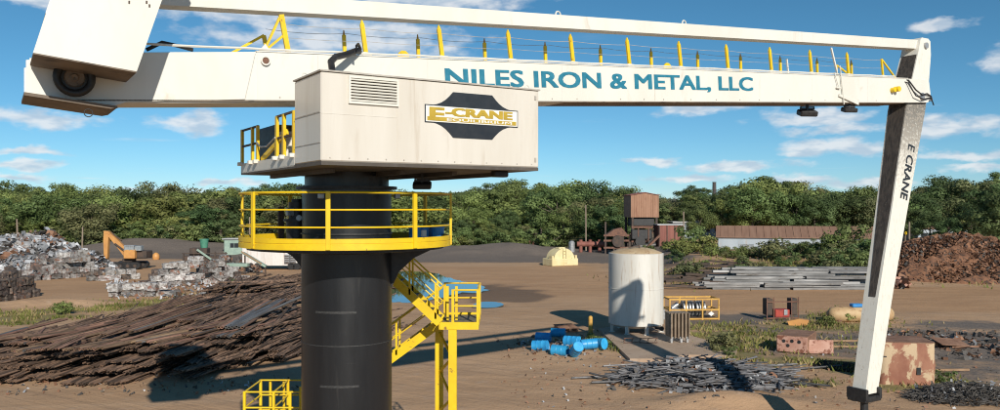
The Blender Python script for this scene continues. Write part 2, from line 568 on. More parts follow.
POND = [G(370, 286), G(384, 273), G(410, 271), G(432, 273), G(450, 278), G(462, 281), G(478, 285), G(487, 290), G(478, 293.5), G(462, 292.5), G(446, 297), G(425, 301), G(400, 302), G(380, 297)]
POND2 = [G(474, 304), G(484, 302), G(498, 302.5), G(504, 304.5), G(498, 307), G(484, 308), G(472, 307)]


def in_poly(X, Y, poly):
    ins = np.zeros(X.shape, bool)
    n = len(poly)
    for i in range(n):
        x1, y1, x2, y2 = poly[i][0], poly[i][1], poly[(i + 1) % n][0], poly[(i + 1) % n][1]
        c = ((y1 > Y) != (y2 > Y)) & (X < (x2 - x1) * (Y - y1) / ((y2 - y1) + 1e-12) + x1)
        ins ^= c
    return ins


def ground_z(X, Y):
    X, Y = np.asarray(X, float), np.asarray(Y, float)
    z = 0.10 * (vnoise(X, Y, 7, 1) - 0.5) + 0.05 * (vnoise(X, Y, 1.9, 2) - 0.5) + 0.25 * (vnoise(X, Y, 30, 3) - 0.5) * sstep(50, 90, Y)
    # dark gravel heaps at the far edge of the yard
    z += 1.1 * gauss(X, Y, (-5.5, 132), 12, 9)
    z += 0.7 * gauss(X, Y, (-18, 138), 9, 8)
    z += 1.0 * gauss(X, Y, (3, 136), 6, 8)
    z += 1.5 * gauss(X, Y, (-62, 140), 9, 7)
    z += 1.0 * gauss(X, Y, (-52, 142), 14, 6)
    gm_ = sstep(118, 126, Y) * (1 - sstep(148, 156, Y)) * (X < 20)
    z += gm_ * (0.5 * (vnoise(X, Y, 5, 21) - .5) + 0.35 * (vnoise(X, Y, 2.0, 22) - .5))
    # overgrown bank on the right, in front of the long shed
    e = sstep(78, 92, Y) * sstep(14, 22, X - 0.10 * (Y - 80)) * (1 - sstep(70, 90, X))
    z += e * (1.5 + 0.8 * (vnoise(X, Y, 6, 5) - 0.5))
    # orange earth berm by the bales, spoil in the foreground, low hump round the pad
    b = G(58, 305)
    z += 0.55 * gauss(X, Y, b, 5.0, 1.2)
    b = G(726, 404)
    z += 0.55 * gauss(X, Y, (b.x, b.y - 0.3), 2.4, 0.9)
    z += 0.30 * gauss(X, Y, G(566, 352), 2.0, 1.7)
    z += 0.35 * gauss(X, Y, G(915, 345), 3.0, 2.0)
    # ponds sit in shallow hollows
    for c, a, bb in ((G(430, 287), 7.0, 6.5), (G(488, 305), 1.4, 0.9)):
        z -= 0.18 * gauss(X, Y, c, a, bb)
    z -= 0.16 * in_poly(X, Y, POND) + 0.16 * in_poly(X, Y, POND2)
    # flat under the crane
    z *= 1 - 0.8 * gauss(X, Y, (-3.1, 16.6), 5, 5)
    # gentle rise under the far woods
    z += 0.055 * np.clip(Y - 175, 0, 260)* sstep(175, 260, Y) * 0.45
    return z


def build_ground():
    xs = np.concatenate([-np.geomspace(3000, 125, 16)[:-1], np.arange(-125, -45, 1.3), np.arange(-45, 45, 0.42), np.arange(45, 125, 1.3), np.geomspace(125, 3000, 16)])
    ys = np.concatenate([[-300, -120, -60, -30, -10, 0, 8, 14], np.arange(18, 80, 0.42), np.arange(80, 150, 0.9), np.arange(150, 300, 4), np.geomspace(300, 5000, 16)])
    X, Y = np.meshgrid(xs, ys)
    Z = ground_z(X, Y)
    nx, ny = len(xs), len(ys)
    co = np.stack([X, Y, Z], -1).reshape(-1, 3)
    idx = np.arange(nx * ny).reshape(ny, nx)
    quads = np.stack([idx[:-1, :-1], idx[:-1, 1:], idx[1:, 1:], idx[1:, :-1]], -1).reshape(-1, 4)
    me = bpy.data.meshes.new('ground')
    me.vertices.add(len(co))
    me.vertices.foreach_set('co', co.ravel().astype(np.float32))
    me.loops.add(quads.size)
    me.loops.foreach_set('vertex_index', quads.ravel().astype(np.int32))
    me.polygons.add(len(quads))
    me.polygons.foreach_set('loop_start', (np.arange(len(quads)) * 4).astype(np.int32))
    me.polygons.foreach_set('use_smooth', np.ones(len(quads), bool))
    me.update()
    me.validate()
    # what the soil is made of, in world metres: r grass, g dark gravel, b wet mud ; second: r orange road earth
    x, y = X.ravel(), Y.ravel()
    grass = np.zeros_like(x)
    for c, a, b, r, k in grass_spots():
        grass = np.maximum(grass, k * gauss(x, y, c, a, b, r))
    grass = np.maximum(grass, 0.9 * sstep(150, 165, y))
    gravel = np.zeros_like(x)
    gravel = np.maximum(gravel, sstep(104, 118, y + 0.12 * x + 4 * (vnoise(x, y, 9, 8) - .5)) * (x < 30))
    for c, a, b, r, k in ((G(655, 268), 6, 9, 0, 1.0), (G(720, 322), 4.0, 2.2, 0, .9), (G(900, 345), 9, 5, 0.2, .75), (G(960, 370), 7, 6, 0, .55),
                          (G(760, 330), 5, 3, 0, .6), (G(970, 325), 6, 3.0, 0, .7), (G(700, 380), 5, 3.0, 0, .45), (G(563, 347), 2.6, 2.0, 0, .62), (G(860, 345), 12, 6, 0, .72), (G(965, 345), 9, 8, 0, .85), (G(720, 376), 5.5, 3.5, 0, .62), (G(760, 318), 7, 3.0, 0, .7)):
        gravel = np.maximum(gravel, k * gauss(x, y, c, a, b, r))
    wet = np.zeros_like(x)
    for c, a, b in ((G(445, 290), 9.5, 8.0), (G(505, 297), 4.5, 5.0), (G(420, 292), 9, 8)):
        wet = np.maximum(wet, gauss(x, y, c, a, b))
    wet = sstep(0.40, 0.62, wet + 0.35 * (vnoise(x, y, 2.2, 11) - .5))
    road = sstep(56, 60, y) * (1 - sstep(75, 79, y)) * sstep(8, 16, x)
    road = np.maximum(road, 0.7 * gauss(x, y, G(58, 303), 7, 2.0))
    road = np.maximum(road, 0.7 * sstep(58, 72, y) * (1 - sstep(100, 112, y)) * (1 - sstep(10, 16, x)))
    a1 = np.stack([grass, gravel, wet, road], -1).astype(np.float32)
    at = me.color_attributes.new('soil', 'FLOAT_COLOR', 'POINT')
    at.data.foreach_set('color', a1.ravel())
    m = bpy.data.materials.new('yard_soil')
    m.use_nodes = True
    t = NT(m.node_tree)
    b = m.node_tree.nodes['Principled BSDF']
    pos = t.n('ShaderNodeNewGeometry').outputs['Position']
    vc = t.n('ShaderNodeVertexColor', layer_name='soil')
    sp = t.n('ShaderNodeSeparateColor')
    t.put(sp.inputs[0], vc.outputs['Color'])
    nl = t.noise(pos, 0.11, 6, 0.6)
    nm = t.noise(pos, 0.9, 6, 0.65)
    ns = t.noise(pos, 7.0, 4, 0.7)
    track = t.noise(t.v('MULTIPLY', pos, (0.13, 0.55, 1)), 1.0, 6, 0.62, 0.5)
    c = t.mix(t.ramp(nl, 0.32, 0.68), (0.51, 0.338, 0.208), (0.44, 0.278, 0.162))
    c = t.mix(t.m('MULTIPLY', t.ramp(track, 0.45, 0.68), 0.6), c, (0.36, 0.235, 0.148))
    rut = t.noise(t.v('MULTIPLY', t.n_rot(pos, 0.55), (0.035, 1.5, 1)), 1.0, 5, 0.6, 0.25)
    c = t.mix(t.m('MULTIPLY', t.ramp(rut, 0.52, 0.66), 0.40), c, (0.33, 0.215, 0.138))
    rut2 = t.noise(t.v('MULTIPLY', t.n_rot(pos, -0.12), (0.03, 1.3, 1)), 1.0, 5, 0.6, 0.3)
    c = t.mix(t.m('MULTIPLY', t.ramp(rut2, 0.54, 0.68), 0.40), c, (0.52, 0.355, 0.225))
    c = t.mix(t.m('MULTIPLY', t.ramp(nm, 0.54, 0.74), 0.5), c, (0.47, 0.35, 0.26))
    c = t.mix(t.m('MULTIPLY', t.ramp(vc.outputs['Alpha'], 0.3, 0.9), 0.85), c, t.mix(t.ramp(track, 0.35, 0.7), (0.47, 0.285, 0.158), (0.40, 0.235, 0.126)))
    gr = t.m('ADD', sp.outputs[1], t.m('MULTIPLY', t.m('SUBTRACT', nm, 0.5), 0.7))
    c = t.mix(t.m('MULTIPLY', t.ramp(gr, 0.30, 0.62), 0.92), c, t.mix(t.ramp(ns, 0.35, 0.65), (0.11, 0.10, 0.094), (0.19, 0.165, 0.145)))
    gs = t.m('ADD', sp.outputs[0], t.m('MULTIPLY', t.m('SUBTRACT', nm, 0.5), 0.9))
    c = t.mix(t.m('MULTIPLY', t.ramp(gs, 0.34, 0.66), 0.85), c, t.mix(t.ramp(ns, 0.35, 0.65), (0.15, 0.16, 0.05), (0.26, 0.21, 0.10)))
    c = t.mix(t.m('MULTIPLY', sp.outputs[2], 0.85), c, (0.15, 0.105, 0.075))
    c = t.mix(t.m('MULTIPLY', t.ramp(ns, 0.58, 0.75), 0.30), c, (0.27, 0.185, 0.125))
    vz = t.noise(pos, 22.0, 3, 0.7)
    c = t.mix(t.m('MULTIPLY', t.ramp(vz, 0.62, 0.74), 0.35), c, (0.42, 0.315, 0.225))
    t.put(b.inputs['Base Color'], c)
    b.inputs['Roughness'].default_value = 0.93
    b.inputs['Specular IOR Level'].default_value = 0.2
    bp = t.n('ShaderNodeBump')
    bp.inputs['Strength'].default_value = 0.75
    bp.inputs['Distance'].default_value = 0.06
    t.put(bp.inputs['Height'], t.m('ADD', t.m('ADD', t.m('MULTIPLY', ns, 0.6), t.m('MULTIPLY', nm, 1.4)), t.m('ADD', t.m('MULTIPLY', track, 1.2), t.m('MULTIPLY', rut, 1.5))))
    t.put(b.inputs['Normal'], bp.outputs[0])
    me.materials.append(m)
    o = link('ground', me)
    tag(o, 'brown earth ground of the scrap yard with wheel tracks', 'ground', kind='structure')
    return o


def grass_spots():
    s = []
    for px, py, a, b, r, k in ((20, 318, 5, 1.8, 0.2, 1), (70, 311, 6, 1.6, 0.35, 1), (130, 307, 5, 1.3, 0.5, .9), (180, 300, 5, 1.5, 0.6, .8), (225, 293, 4, 1.5, 0.7, .7), (0, 322, 4, 2, 0, 1),
                               (735, 336, 4.0, 2.0, 0, 1), (720, 328, 3, 1.6, 0, .9), (820, 326, 4.0, 2.2, 0, 1), (845, 318, 3.0, 2.5, 0, .9), (735, 355, 2.0, 1.8, 0, .8), (790, 362, 3.2, 1.6, 0, .7),
                               (945, 382, 1.6, 1.0, 0, 1), (905, 388, 2.2, .8, 0, .9), (860, 372, 2.0, 1.2, 0, .8), (600, 345, 1.5, 2.4, 0.5, .9), (585, 352, .9, .7, 0, .7), (705, 345, 1.6, 1.0, 0, .8), (785, 345, 4.5, 2.4, 0, .75), (830, 362, 3.5, 1.6, 0, .7), (815, 385, 2.4, 1.0, 0, .6)):
        s.append((G(px, py), a, b, r, k))
    for cx, cy, a, b in ((22, 84, 8, 7), (34, 88, 12, 8), (48, 88, 12, 8), (62, 90, 14, 9)):
        s.append(((cx, cy), a, b, 0, .75))
    return s


ground = build_ground()


def gz(x, y):
    return float(ground_z(np.array([x]), np.array([y]))[0])


def on_ground(px, py):
    p = G(px, py)
    p.z = gz(p.x, p.y)
    return p


# ponds -------------------------------------------------------------
mw = bpy.data.materials.new('pond_water')
mw.use_nodes = True
b_ = mw.node_tree.nodes['Principled BSDF']
b_.inputs['Base Color'].default_value = (0.035, 0.05, 0.05, 1)
b_.inputs['Roughness'].default_value = 0.03
b_.inputs['IOR'].default_value = 1.5
b_.inputs['Specular IOR Level'].default_value = 0.9
for poly, nm in ((POND, 'pond'), (POND2, 'pond')):
    cx = sum(p.x for p in poly) / len(poly)
    cy = sum(p.y for p in poly) / len(poly)
    pts = []
    n = len(poly)
    for i in range(n):          # rounded, slightly ragged outline
        for k in range(6):
            t_ = k / 6
            p0, p1, p2, p3 = poly[i - 1], poly[i], poly[(i + 1) % n], poly[(i + 2) % n]
            q = 0.5 * ((2 * p1) + (p2 - p0) * t_ + (2 * p0 - 5 * p1 + 4 * p2 - p3) * t_ ** 2 + (3 * p1 - p0 - 3 * p2 + p3) * t_ ** 3)
            j = 1 + rng.uniform(-.012, .012) + (0.05 * math.sin(i * 2.1 + k * .9) if poly is POND else 0.03 * math.sin(i * 1.9))
            pts.append((cx + (q.x - cx) * j, cy + (q.y - cy) * j, 0.02))
    zz = 0.015
    me = bpy.data.meshes.new('pond')
    me.from_pydata([(x, y, zz) for x, y, _ in pts] + [(x, y, zz - 0.4) for x, y, _ in pts], [],
                   [tuple(range(len(pts)))] + [(i, len(pts) + i, len(pts) + (i + 1) % len(pts), (i + 1) % len(pts)) for i in range(len(pts))])
    me.materials.append(mw)
    o = link(nm, me)
    tag(o, 'wide blue rainwater puddle on the yard' if poly is POND else 'small rainwater puddle beside the wide one', 'puddle', kind='structure')

# ------------------------------------------------------------------ lettering


def glyphs(txt, width, height, matl, bold=0.0, extrude=0.004):
    """one mesh per character with its offset along the line; strokes fattened by a second, slightly deeper pass"""
    def raw(t_, off):
        cu = bpy.data.curves.new('txt', 'FONT')
        cu.body = t_
        cu.size = 1
        cu.offset = off
        cu.extrude = 0.01
        cu.resolution_u = 3
        o = bpy.data.objects.new('txt', cu)
        col.objects.link(o)
        dg = bpy.context.evaluated_depsgraph_get()
        me = bpy.data.meshes.new_from_object(o.evaluated_get(dg))
        bpy.data.objects.remove(o)
        bpy.data.curves.remove(cu)
        vs = [v.co.copy() for v in me.vertices]
        fs = [tuple(p.vertices) for p in me.polygons]
        bpy.data.meshes.remove(me)
        return vs, fs
    wide = lambda t_: max([v.x for v in raw(t_, 0)[0]])
    start = [0.0 if i == 0 else wide(txt[:i] + 'H') - wide('H') for i in range(len(txt))]
    tot = wide(txt)
    cap = max(v.y for v in raw('H', 0)[0])
    out = []
    for i, ch in enumerate(txt):
        if ch == ' ':
            continue
        vs, fs = raw(ch, 0)
        m_ = MB()
        for q, (dx, dy) in enumerate(((-.5, -.3), (.5, -.3), (-.5, .3), (.5, .3), (0, 0))):
            m_.add([(((v.x + dx * bold)) / tot * width, (v.y + dy * bold) / cap * height, v.z / 0.01 * extrude * (1 + 0.15 * q)) for v in vs], fs)
        me = m_.mesh('letter', matl)
        out.append((me, start[i] / tot * width))
    return out


# ------------------------------------------------------------------ the crane
TH = R(32)
AX = Vector((-3.66, 19.5, 0))
KS = 0.85                               # size of the crane against the first survey of it
ZK = EYE * (1 - KS)
Z0 = -ZK / KS                           # ground level in crane-local height
crane = empty('pedestal_crane', (AX.x * KS, AX.y * KS, ZK), TH, 'white balance crane with long boom on a black steel pedestal and yellow railed walkway', 'crane')
crane.scale = (KS, KS, KS)
# local frame of the crane: x along the boom (s), y = -w away from the camera side, z up


def cyl_profile(mb, r, z0, z1, n=64):
    return mb.lathe([(0.01, z0), (r, z0), (r, z1), (0.01, z1)], n)


mb = MB()
cyl_profile(mb, 1.065, Z0 - 0.05, 6.62)
pedestal = mb.build('pedestal', M['black_paint'], crane, smooth=40)
mb = MB()
cyl_profile(mb, 1.05, 6.62, 7.92)
cyl_profile(mb, 0.99, 7.98, 8.42)
mb.build('pedestal_top', M['black_paint'], crane, smooth=40)
mb = MB()
cyl_profile(mb, 1.19, 7.92, 7.985)
mb.build('slewing_flange', M['black_steel'], crane, smooth=40)
for z in (6.86,):
    mb = MB()
    mb.lathe([(1.05, z), (1.085, z), (1.085, z + 0.035), (1.05, z + 0.035)], 64)
    mb.build('flange_ring', M['black_steel'], pedestal, smooth=40)
for z in (4.33, 2.0):
    mb = MB()
    mb.lathe([(1.06, z), (1.073, z), (1.073, z + 0.022), (1.06, z + 0.022)], 64)
    mb.build('weld_seam', M['scuff'], pedestal, smooth=40)
a_view = math.atan2(-19.5, 3.66) - TH      # local angle of the side that faces the camera
for z, da0, da1 in ((5.08, -0.72, 0.2), (3.40, -0.6, 0.25), (2.45, -0.75, 0.1)):
    mb = MB()
    mb.lathe([(1.06, z), (1.071, z), (1.071, z + 0.05), (1.06, z + 0.05)], 16, a0=a_view + da0, a1=a_view + da1)
    mb.build('scuffed_band', M['scuff'], pedestal, smooth=40)
mb = MB()
mb.lathe([(1.06, 3.65), (1.069, 3.65), (1.069, 3.95), (1.06, 3.95)], 6, a0=a_view - 0.05, a1=a_view + 0.2)
mb.build('cover_plate', M['black_paint'], pedestal)

# walkway round the pedestal ----------------------------------------
RW = 2.48
mb = MB()
mb.lathe([(1.07, 6.60), (RW - 0.05, 6.60), (RW - 0.05, 6.66), (1.07, 6.66)], 64)
walk = mb.build('walkway', M['grating'], crane)
mb = MB()
mb.lathe([(RW - 0.045, 6.585), (RW, 6.585), (RW, 6.70), (RW - 0.012, 6.705), (RW - 0.012, 6.725), (RW, 6.73), (RW, 6.83), (RW - 0.045, 6.83), (RW - 0.045, 6.585)], 64)
mb.build('toe_plate', M['yellow_paint'], walk, smooth=30)
for z, r in ((7.81, 0.026), (7.44, 0.020), (7.07, 0.020)):
    mb = MB()
    k = 72
    pts = []
    mb.lathe([(RW - 0.03 + r * math.cos(t), z + r * math.sin(t)) for t in [i * math.pi / 3 for i in range(7)]], k)
    mb.build('rail', M['yellow_paint'], walk, smooth=60)
for i in range(8):
    t = a_view + R(-54 + 45 * i)
    mb = MB()
    mb.bar((RW * math.cos(t), RW * math.sin(t), 6.60), (RW * math.cos(t), RW * math.sin(t), 7.83), 0.095, 0.05, up=(math.cos(t), math.sin(t), 0))
    mb.build('post', M['yellow_paint'], walk)
for da in (78, 125, 180, 235):
    t = a_view + R(da)
    c, s = math.cos(t), math.sin(t)
    pr = [(1.06, 5.55), (1.25, 5.95), (1.6, 6.28), (2.0, 6.47), (2.4, 6.56), (2.4, 6.598), (1.06, 6.598)]
    mb = MB()
    m3 = Matrix(((c, -s, 0), (s, c, 0), (0, 0, 1)))
    nb = MB()
    nb.prism(pr, -0.03, 0.03, 'y')
    mb.add([m3 @ Vector(v) for v in nb.v], nb.f)
    mb.build('gusset', M['black_steel'], walk)
mb = MB()
mb.lathe([(1.07, 6.42), (2.3, 6.52), (2.3, 6.595), (1.07, 6.595)], 48)
mb.build('deck_ring', M['black_steel'], walk)
# slew drive and grease unit standing on the walkway, left of the pedestal


def wl(px, py, d):                      # crane-local coordinates of a surveyed point
    p = PX(px, py, d) - AX
    c, s = math.cos(-TH), math.sin(-TH)
    return Vector((p.x * c - p.y * s, p.x * s + p.y * c, p.z))


p = wl(297, 225, 19.9)
mb = MB()
mb.tube((p.x, p.y, 6.67), (p.x, p.y, 7.15), 0.26, 18)
mb.tube((p.x, p.y, 7.15), (p.x, p.y, 7.21), 0.32, 18)
mb.tube((p.x, p.y, 7.21), (p.x, p.y, 7.62), 0.20, 18)
mb.tube((p.x, p.y, 7.62), (p.x, p.y, 7.70), 0.13, 14)
drv = mb.build('slew_drive', M['black_steel'], crane, smooth=40)
mb = MB()
q = wl(299, 218, 19.58)
mb.tube(q, q + wl(299, 218, 19.50) - wl(299, 218, 19.58), 0.07, 12)
mb.build('gauge', M['galvanised'], drv)
q = wl(290, 212, 19.7)
mb = MB()
mb.cbox(q, (0.18, 0.14, 0.2), 0.02)
mb.build('junction_box', M['galvanised'], drv)
q = wl(281, 222, 20.8)
mb = MB()
mb.bar((q.x, q.y, 6.67), (q.x, q.y, 7.5), 0.14, 0.08)
mb.build('hose_bracket', M['dark_steel'], walk)
mb = MB()
q0, q1 = wl(321, 196, 18.35), wl(397, 196, 18.9)
for q in (q0, q1):
    mb.cbox(q, (0.12, 0.12, 0.12), 0.015)
mb.build('lamp_box', M['galvanised'], crane)

# machinery house ----------------------------------------------------
S0, S1, WF, WB, ZB, ZT = -1.88, 3.18, 3.46, 1.86, 8.38, 10.10
mb = MB()
mb.cbox(((S0 + S1) / 2, -(WF + WB) / 2, (ZB + ZT) / 2), (S1 - S0, WF - WB, ZT - ZB), 0.025)
house = mb.build('machinery_house', M['house_paint'], crane)
mb = MB()
mb.box(((S0 + S1) / 2, -(WF + WB) / 2, ZT + 0.018), (S1 - S0 + 0.05, WF - WB + 0.05, 0.03))
mb.build('roof_edge', M['seam_grey'], house)
# open machinery deck behind the house
mb = MB()
mb.box(((S0 + S1) / 2, -(WB - 2.45) / 2 + 0.02, 8.47), (S1 - S0 - 0.02, WB + 2.45 - 0.04, 0.24))
deck = mb.build('machinery_deck', M['house_paint'], crane)
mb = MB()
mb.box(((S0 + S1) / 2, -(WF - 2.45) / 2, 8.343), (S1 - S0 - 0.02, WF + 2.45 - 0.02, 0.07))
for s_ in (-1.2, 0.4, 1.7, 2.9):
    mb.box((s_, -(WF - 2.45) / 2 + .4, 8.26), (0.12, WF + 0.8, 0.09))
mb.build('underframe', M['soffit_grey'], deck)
# seams on the house (thin raised joints)
mb = MB()
mb.box((S0 - 0.004, -(WF + WB) / 2, 9.33), (0.012, WF - WB - 0.06, 0.022))
mb.build('panel_joint', M['seam_grey'], house)
mb = MB()
mb.box((S0 - 0.004, -(WF + WB) / 2, 8.74), (0.010, WF - WB - 0.06, 0.014))
mb.build('panel_joint', M['seam_grey'], house)
for s_ in (-0.28, 2.95):
    mb = MB()
    mb.box((s_, -WF - 0.002, 9.24), (0.010, 0.008, 1.66))
    mb.build('panel_joint', M['seam_grey' if s_ > 3 else 'house_paint'], house)
mb = MB()
mb.box((-1.08, -WF - 0.002, 9.30), (1.58, 0.006, 0.012))
mb.build('panel_joint', M['house_paint'], house)
for i in range(13):
    s_ = S0 + 0.18 + i * 0.39
    mb = MB()
    mb.tube((s_, -WF - 0.012, ZB + 0.07), (s_, -WF + .005, ZB + 0.07), 0.014, 8)
    mb.build('rivet', M['seam_grey'], house)
for z_ in (8.55, 9.93):
    mb = MB()
    mb.cbox((S1 - 0.10, -WF - 0.004, z_), (0.05, 0.02, 0.10), 0.005)
    mb.build('hinge', M['seam_grey'], house)
# louvre
L0, L1, LZ0, LZ1 = -1.29, -0.31, 9.56, 10.02
mb = MB()
for c, s in (((L0 + L1) / 2, LZ0 - .02), ((L0 + L1) / 2, LZ1 + .02)):
    mb.box((c, -WF - 0.02, s), (L1 - L0 + 0.08, 0.05, 0.045))
for c in (L0 - .02, L1 + .02):
    mb.box((c, -WF - 0.02, (LZ0 + LZ1) / 2), (0.04, 0.048, LZ1 - LZ0))
lf = mb.build('louvre_frame', M['white_paint'], house)
mb = MB()
mb.box(((L0 + L1) / 2, -WF - 0.003, (LZ0 + LZ1) / 2), (L1 - L0, 0.006, LZ1 - LZ0))
mb.build('louvre_back', M['dark_steel'], lf)
ns_ = 8
for i in range(ns_):
    z = LZ0 + (i + 0.5) * (LZ1 - LZ0) / ns_
    mb = MB()
    mb.box(((L0 + L1) / 2, -WF - 0.028, z), (L1 - L0, 0.05, 0.010), (R(40), 0, 0))
    mb.build('louvre_slat', M['white_paint'], lf)
# maker's plate on the house
cx, cz = 1.47, 9.43


def flat_poly(name, pts, y, matl, parent, thick=0.006):
    m_ = MB()
    m_.prism(pts, y - thick, y, 'y')
    return m_.build(name, matl, parent)


def arc(p0, p1, bulge, k=6):
    p0, p1 = Vector(p0), Vector(p1)
    d = p1 - p0
    nrm = Vector((-d.y, d.x)).normalized()
    return [tuple(p0 + d * (i / k) + nrm * bulge * math.sin(math.pi * i / k)) for i in range(k + 1)]


a_, b2, hh, hb = 1.12, 0.48, 0.48, 0.165
pts = arc((cx - a_, cz + hb), (cx - b2, cz + hh), -0.09) + arc((cx + b2, cz + hh), (cx + a_, cz + hb), -0.09) + \
    arc((cx + a_, cz - hb), (cx + b2, cz - hh), -0.09) + arc((cx - b2, cz - hh), (cx - a_, cz - hb), -0.09)
plate = flat_poly('maker_plate', pts, -WF - 0.002, M['black_decal'], house)
flat_poly('plate_outline', [(cx - a_ - .022, cz - hb - .022), (cx + a_ + .022, cz - hb - .022), (cx + a_ + .022, cz + hb + .022), (cx - a_ - .022, cz + hb + .022)], -WF - 0.0045, M['black_decal'], plate)
flat_poly('plate_border', [(cx - a_ + .0, cz - hb), (cx + a_, cz - hb), (cx + a_, cz + hb), (cx - a_, cz + hb)], -WF - 0.009, M['white_decal'], plate)
flat_poly('plate_field', [(cx - a_ + .03, cz - hb + .022), (cx + a_ - .03, cz - hb + .022), (cx + a_ - .03, cz - hb + .105), (cx - a_ + .03, cz - hb + .105)], -WF - 0.016, M['gold_decal'], plate)


def put_text(gl, name, parent, s, y, z, slope=0.0):
    for me, dx in gl:
        o = link(name, me, parent)
        o.rotation_euler = (R(90), -slope, 0)
        o.location = (s + dx * math.cos(slope), y, z + dx * math.sin(slope))


put_text(glyphs('E', 0.34, 0.25, M['gold_decal'], 0.10), 'letter', plate, cx - a_ + 0.06, -WF - 0.020, cz - 0.125)
put_text(glyphs('-CRANE', 1.64, 0.16, M['gold_decal'], 0.11), 'letter', plate, cx - a_ + 0.45, -WF - 0.020, cz - 0.02)
put_text(glyphs('EQUILIBRIUM', 1.62, 0.055, M['white_decal'], 0.03), 'letter', plate, cx - a_ + 0.47, -WF - 0.020, cz - 0.130)

# roof corner lugs, flood lamps under the house
mb = MB()
mb.lathe([(0.05 + 0.012 * math.cos(t), 0.012 * math.sin(t)) for t in [i * math.pi / 3 for i in range(7)]], 12, c=(0, 0, 0))
ring_me = mb.mesh('lifting_eye', M['white_paint'], 60)
for s_, w_ in ((S0 + 0.05, WB + 0.5), (S1 - 0.25, WF - 0.1)):
    link('lifting_eye', ring_me, house, (s_, -w_, ZT + 0.07), (R(90), 0, 0))


def flood(name, parent, c, tilt=25, yaw=0.0, sc=1.0):
    b_me = MB()
    b_me.cbox((0, 0, 0), (0.42 * sc, 0.26 * sc, 0.13 * sc), 0.025 * sc, (R(tilt), 0, 0))
    b_me.box((0, 0, 0.10 * sc), (0.36 * sc, 0.03, 0.05 * sc))
    o_ = b_me.build(name, M['black_steel'], parent)
    k_ = MB()
    k_.bar((0, 0, 0.06 * sc), (0, 0, 0.30 * sc), 0.05 * sc, 0.05 * sc)
    for x_ in (-0.16, 0.16):
        k_.bar((x_ * sc, 0, 0.02 * sc), (x_ * sc, 0, 0.15 * sc), 0.03, 0.04)
    k_.bar((-.17 * sc, 0, 0.145 * sc), (.17 * sc, 0, 0.145 * sc), 0.03, 0.03)
    br = k_.build('bracket', M['black_steel'], o_)
    o_.location = c
    o_.rotation_euler = (0, 0, yaw)
    return o_


flood('flood_lamp', deck, (1.50, -1.0, 8.02), 20, R(-30), 1.05)
mb = MB()
mb.cbox((2.49, -2.9, 8.24), (0.36, 0.24, 0.14), 0.03)
mb.build('horn_box', M['black_steel'], deck)

# railings on the open deck, left side
for w_, tall in ((-2.40, .86), (-1.45, .84), (-1.0, .84), (0.54, .92), (1.05, .92), (1.74, .93)):
    mb = MB()
    mb.bar((S0 + 0.03, -w_, 8.59), (S0 + 0.03, -w_, 8.59 + tall), 0.11, 0.06, up=(1, 0, 0))
    pst = mb.build('deck_post', M['yellow_paint'], deck)
    mb = MB()
    mb.cbox((S0 - 0.02, -w_, 8.58), (0.12, 0.13, 0.09), 0.01)
    mb.build('post_shoe', M['white_paint'], pst)
for (w0, w1) in ((-2.42, -0.95), (0.5, 1.78)):
    for zz in (9.42 if w0 < 0 else 9.50, 9.02):
        mb = MB()
        mb.bar((S0 + 0.03, -w0, zz), (S0 + 0.03, -w1, zz), 0.045, 0.045)
        mb.build('deck_rail', M['dark_steel'], deck)
mb = MB()
mb.path([(S0, 1.0, 9.05), (S0 - .02, .6, 8.90), (S0 - .02, 0.1, 8.88), (S0, -.5, 9.04)], 0.018)
mb.build('safety_chain', M['galvanised'], deck)
mb = MB()
mb.cbox((-1.1, 1.35, 9.02), (0.9, 1.5, 0.86), 0.03)
eng = mb.build('control_cabinet', M['black_steel'], deck)
mb = MB()
mb.cbox((-0.2, -0.6, 8.85), (1.5, 1.0, 0.5), 0.04)
mb.tube((-1.3, -1.3, 8.75), (-1.0, -0.3, 9.2), 0.06, 10)
mb.build('hydraulic_unit', M['orange_paint'], deck)
mb = MB()
mb.bar((S0 + 0.10, 0.9, 8.62), (S0 + 0.15, -0.9, 9.15), 0.05, 0.12)
mb.build('deck_ladder', M['yellow_paint'], deck)
# gantry that carries the boom
mb = MB()
for y_ in (-0.58, 0.58):
    mb.prism([(-1.4, 8.6), (1.6, 8.6), (0.9, 10.2), (-0.7, 10.2)], y_ - 0.06, y_ + 0.06, 'y')
mb.build('boom_support', M['white_paint'], deck)

# boom ---------------------------------------------------------------
WBM = 0.5
zb = lambda s: 9.99 + 0.0659 * s
zt = lambda s: 11.04 + 0.0593 * s


def box_beam(pts, y0, y1, t=None):
    m_ = MB()
    m_.prism(pts, y0, y1, 'y')
    return m_


mb = box_beam([(-6.6, 9.66), (-5.3, 9.58), (22.0, zb(22.0) + 0.02), (22.0, zt(22.0)), (-2.3, zt(-2.3)), (-5.0, 10.62), (-6.6, 10.35)], -WBM + 0.02, WBM - 0.02)
boom = mb.build('boom', M['white_paint'], crane)
# side plates with flanges: cheeks run on past the box to hold the stick
for sgn in (-1, 1):
    y0, y1 = sorted((sgn * (WBM - 0.018), sgn * (WBM + 0.0)))
    mb = MB()
    mb.prism([(-2.28, zb(-2.28)), (21.0, zb(21)), (22.3, zb(22.3)), (23.55, zb(23.4) + 0.02), (23.72, zb(23.6) + 0.3), (23.6, zt(23.5) - 0.02), (22.3, zt(22.3)), (-2.28, zt(-2.28))], y0, y1, 'y')
    mb.build('boom_cheek', M['white_paint'], boom)
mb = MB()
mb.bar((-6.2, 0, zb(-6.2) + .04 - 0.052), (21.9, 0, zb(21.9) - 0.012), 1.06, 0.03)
mb.build('bottom_flange', M['shade_grime'], boom)  # underside shade of the boom put into the flange's brown
mb = MB()
mb.bar((-2.3, 0, zt(-2.3) + 0.012), (22.2, 0, zt(22.2) + 0.012), 1.04, 0.02)
mb.build('top_flange', M['white_paint'], boom)
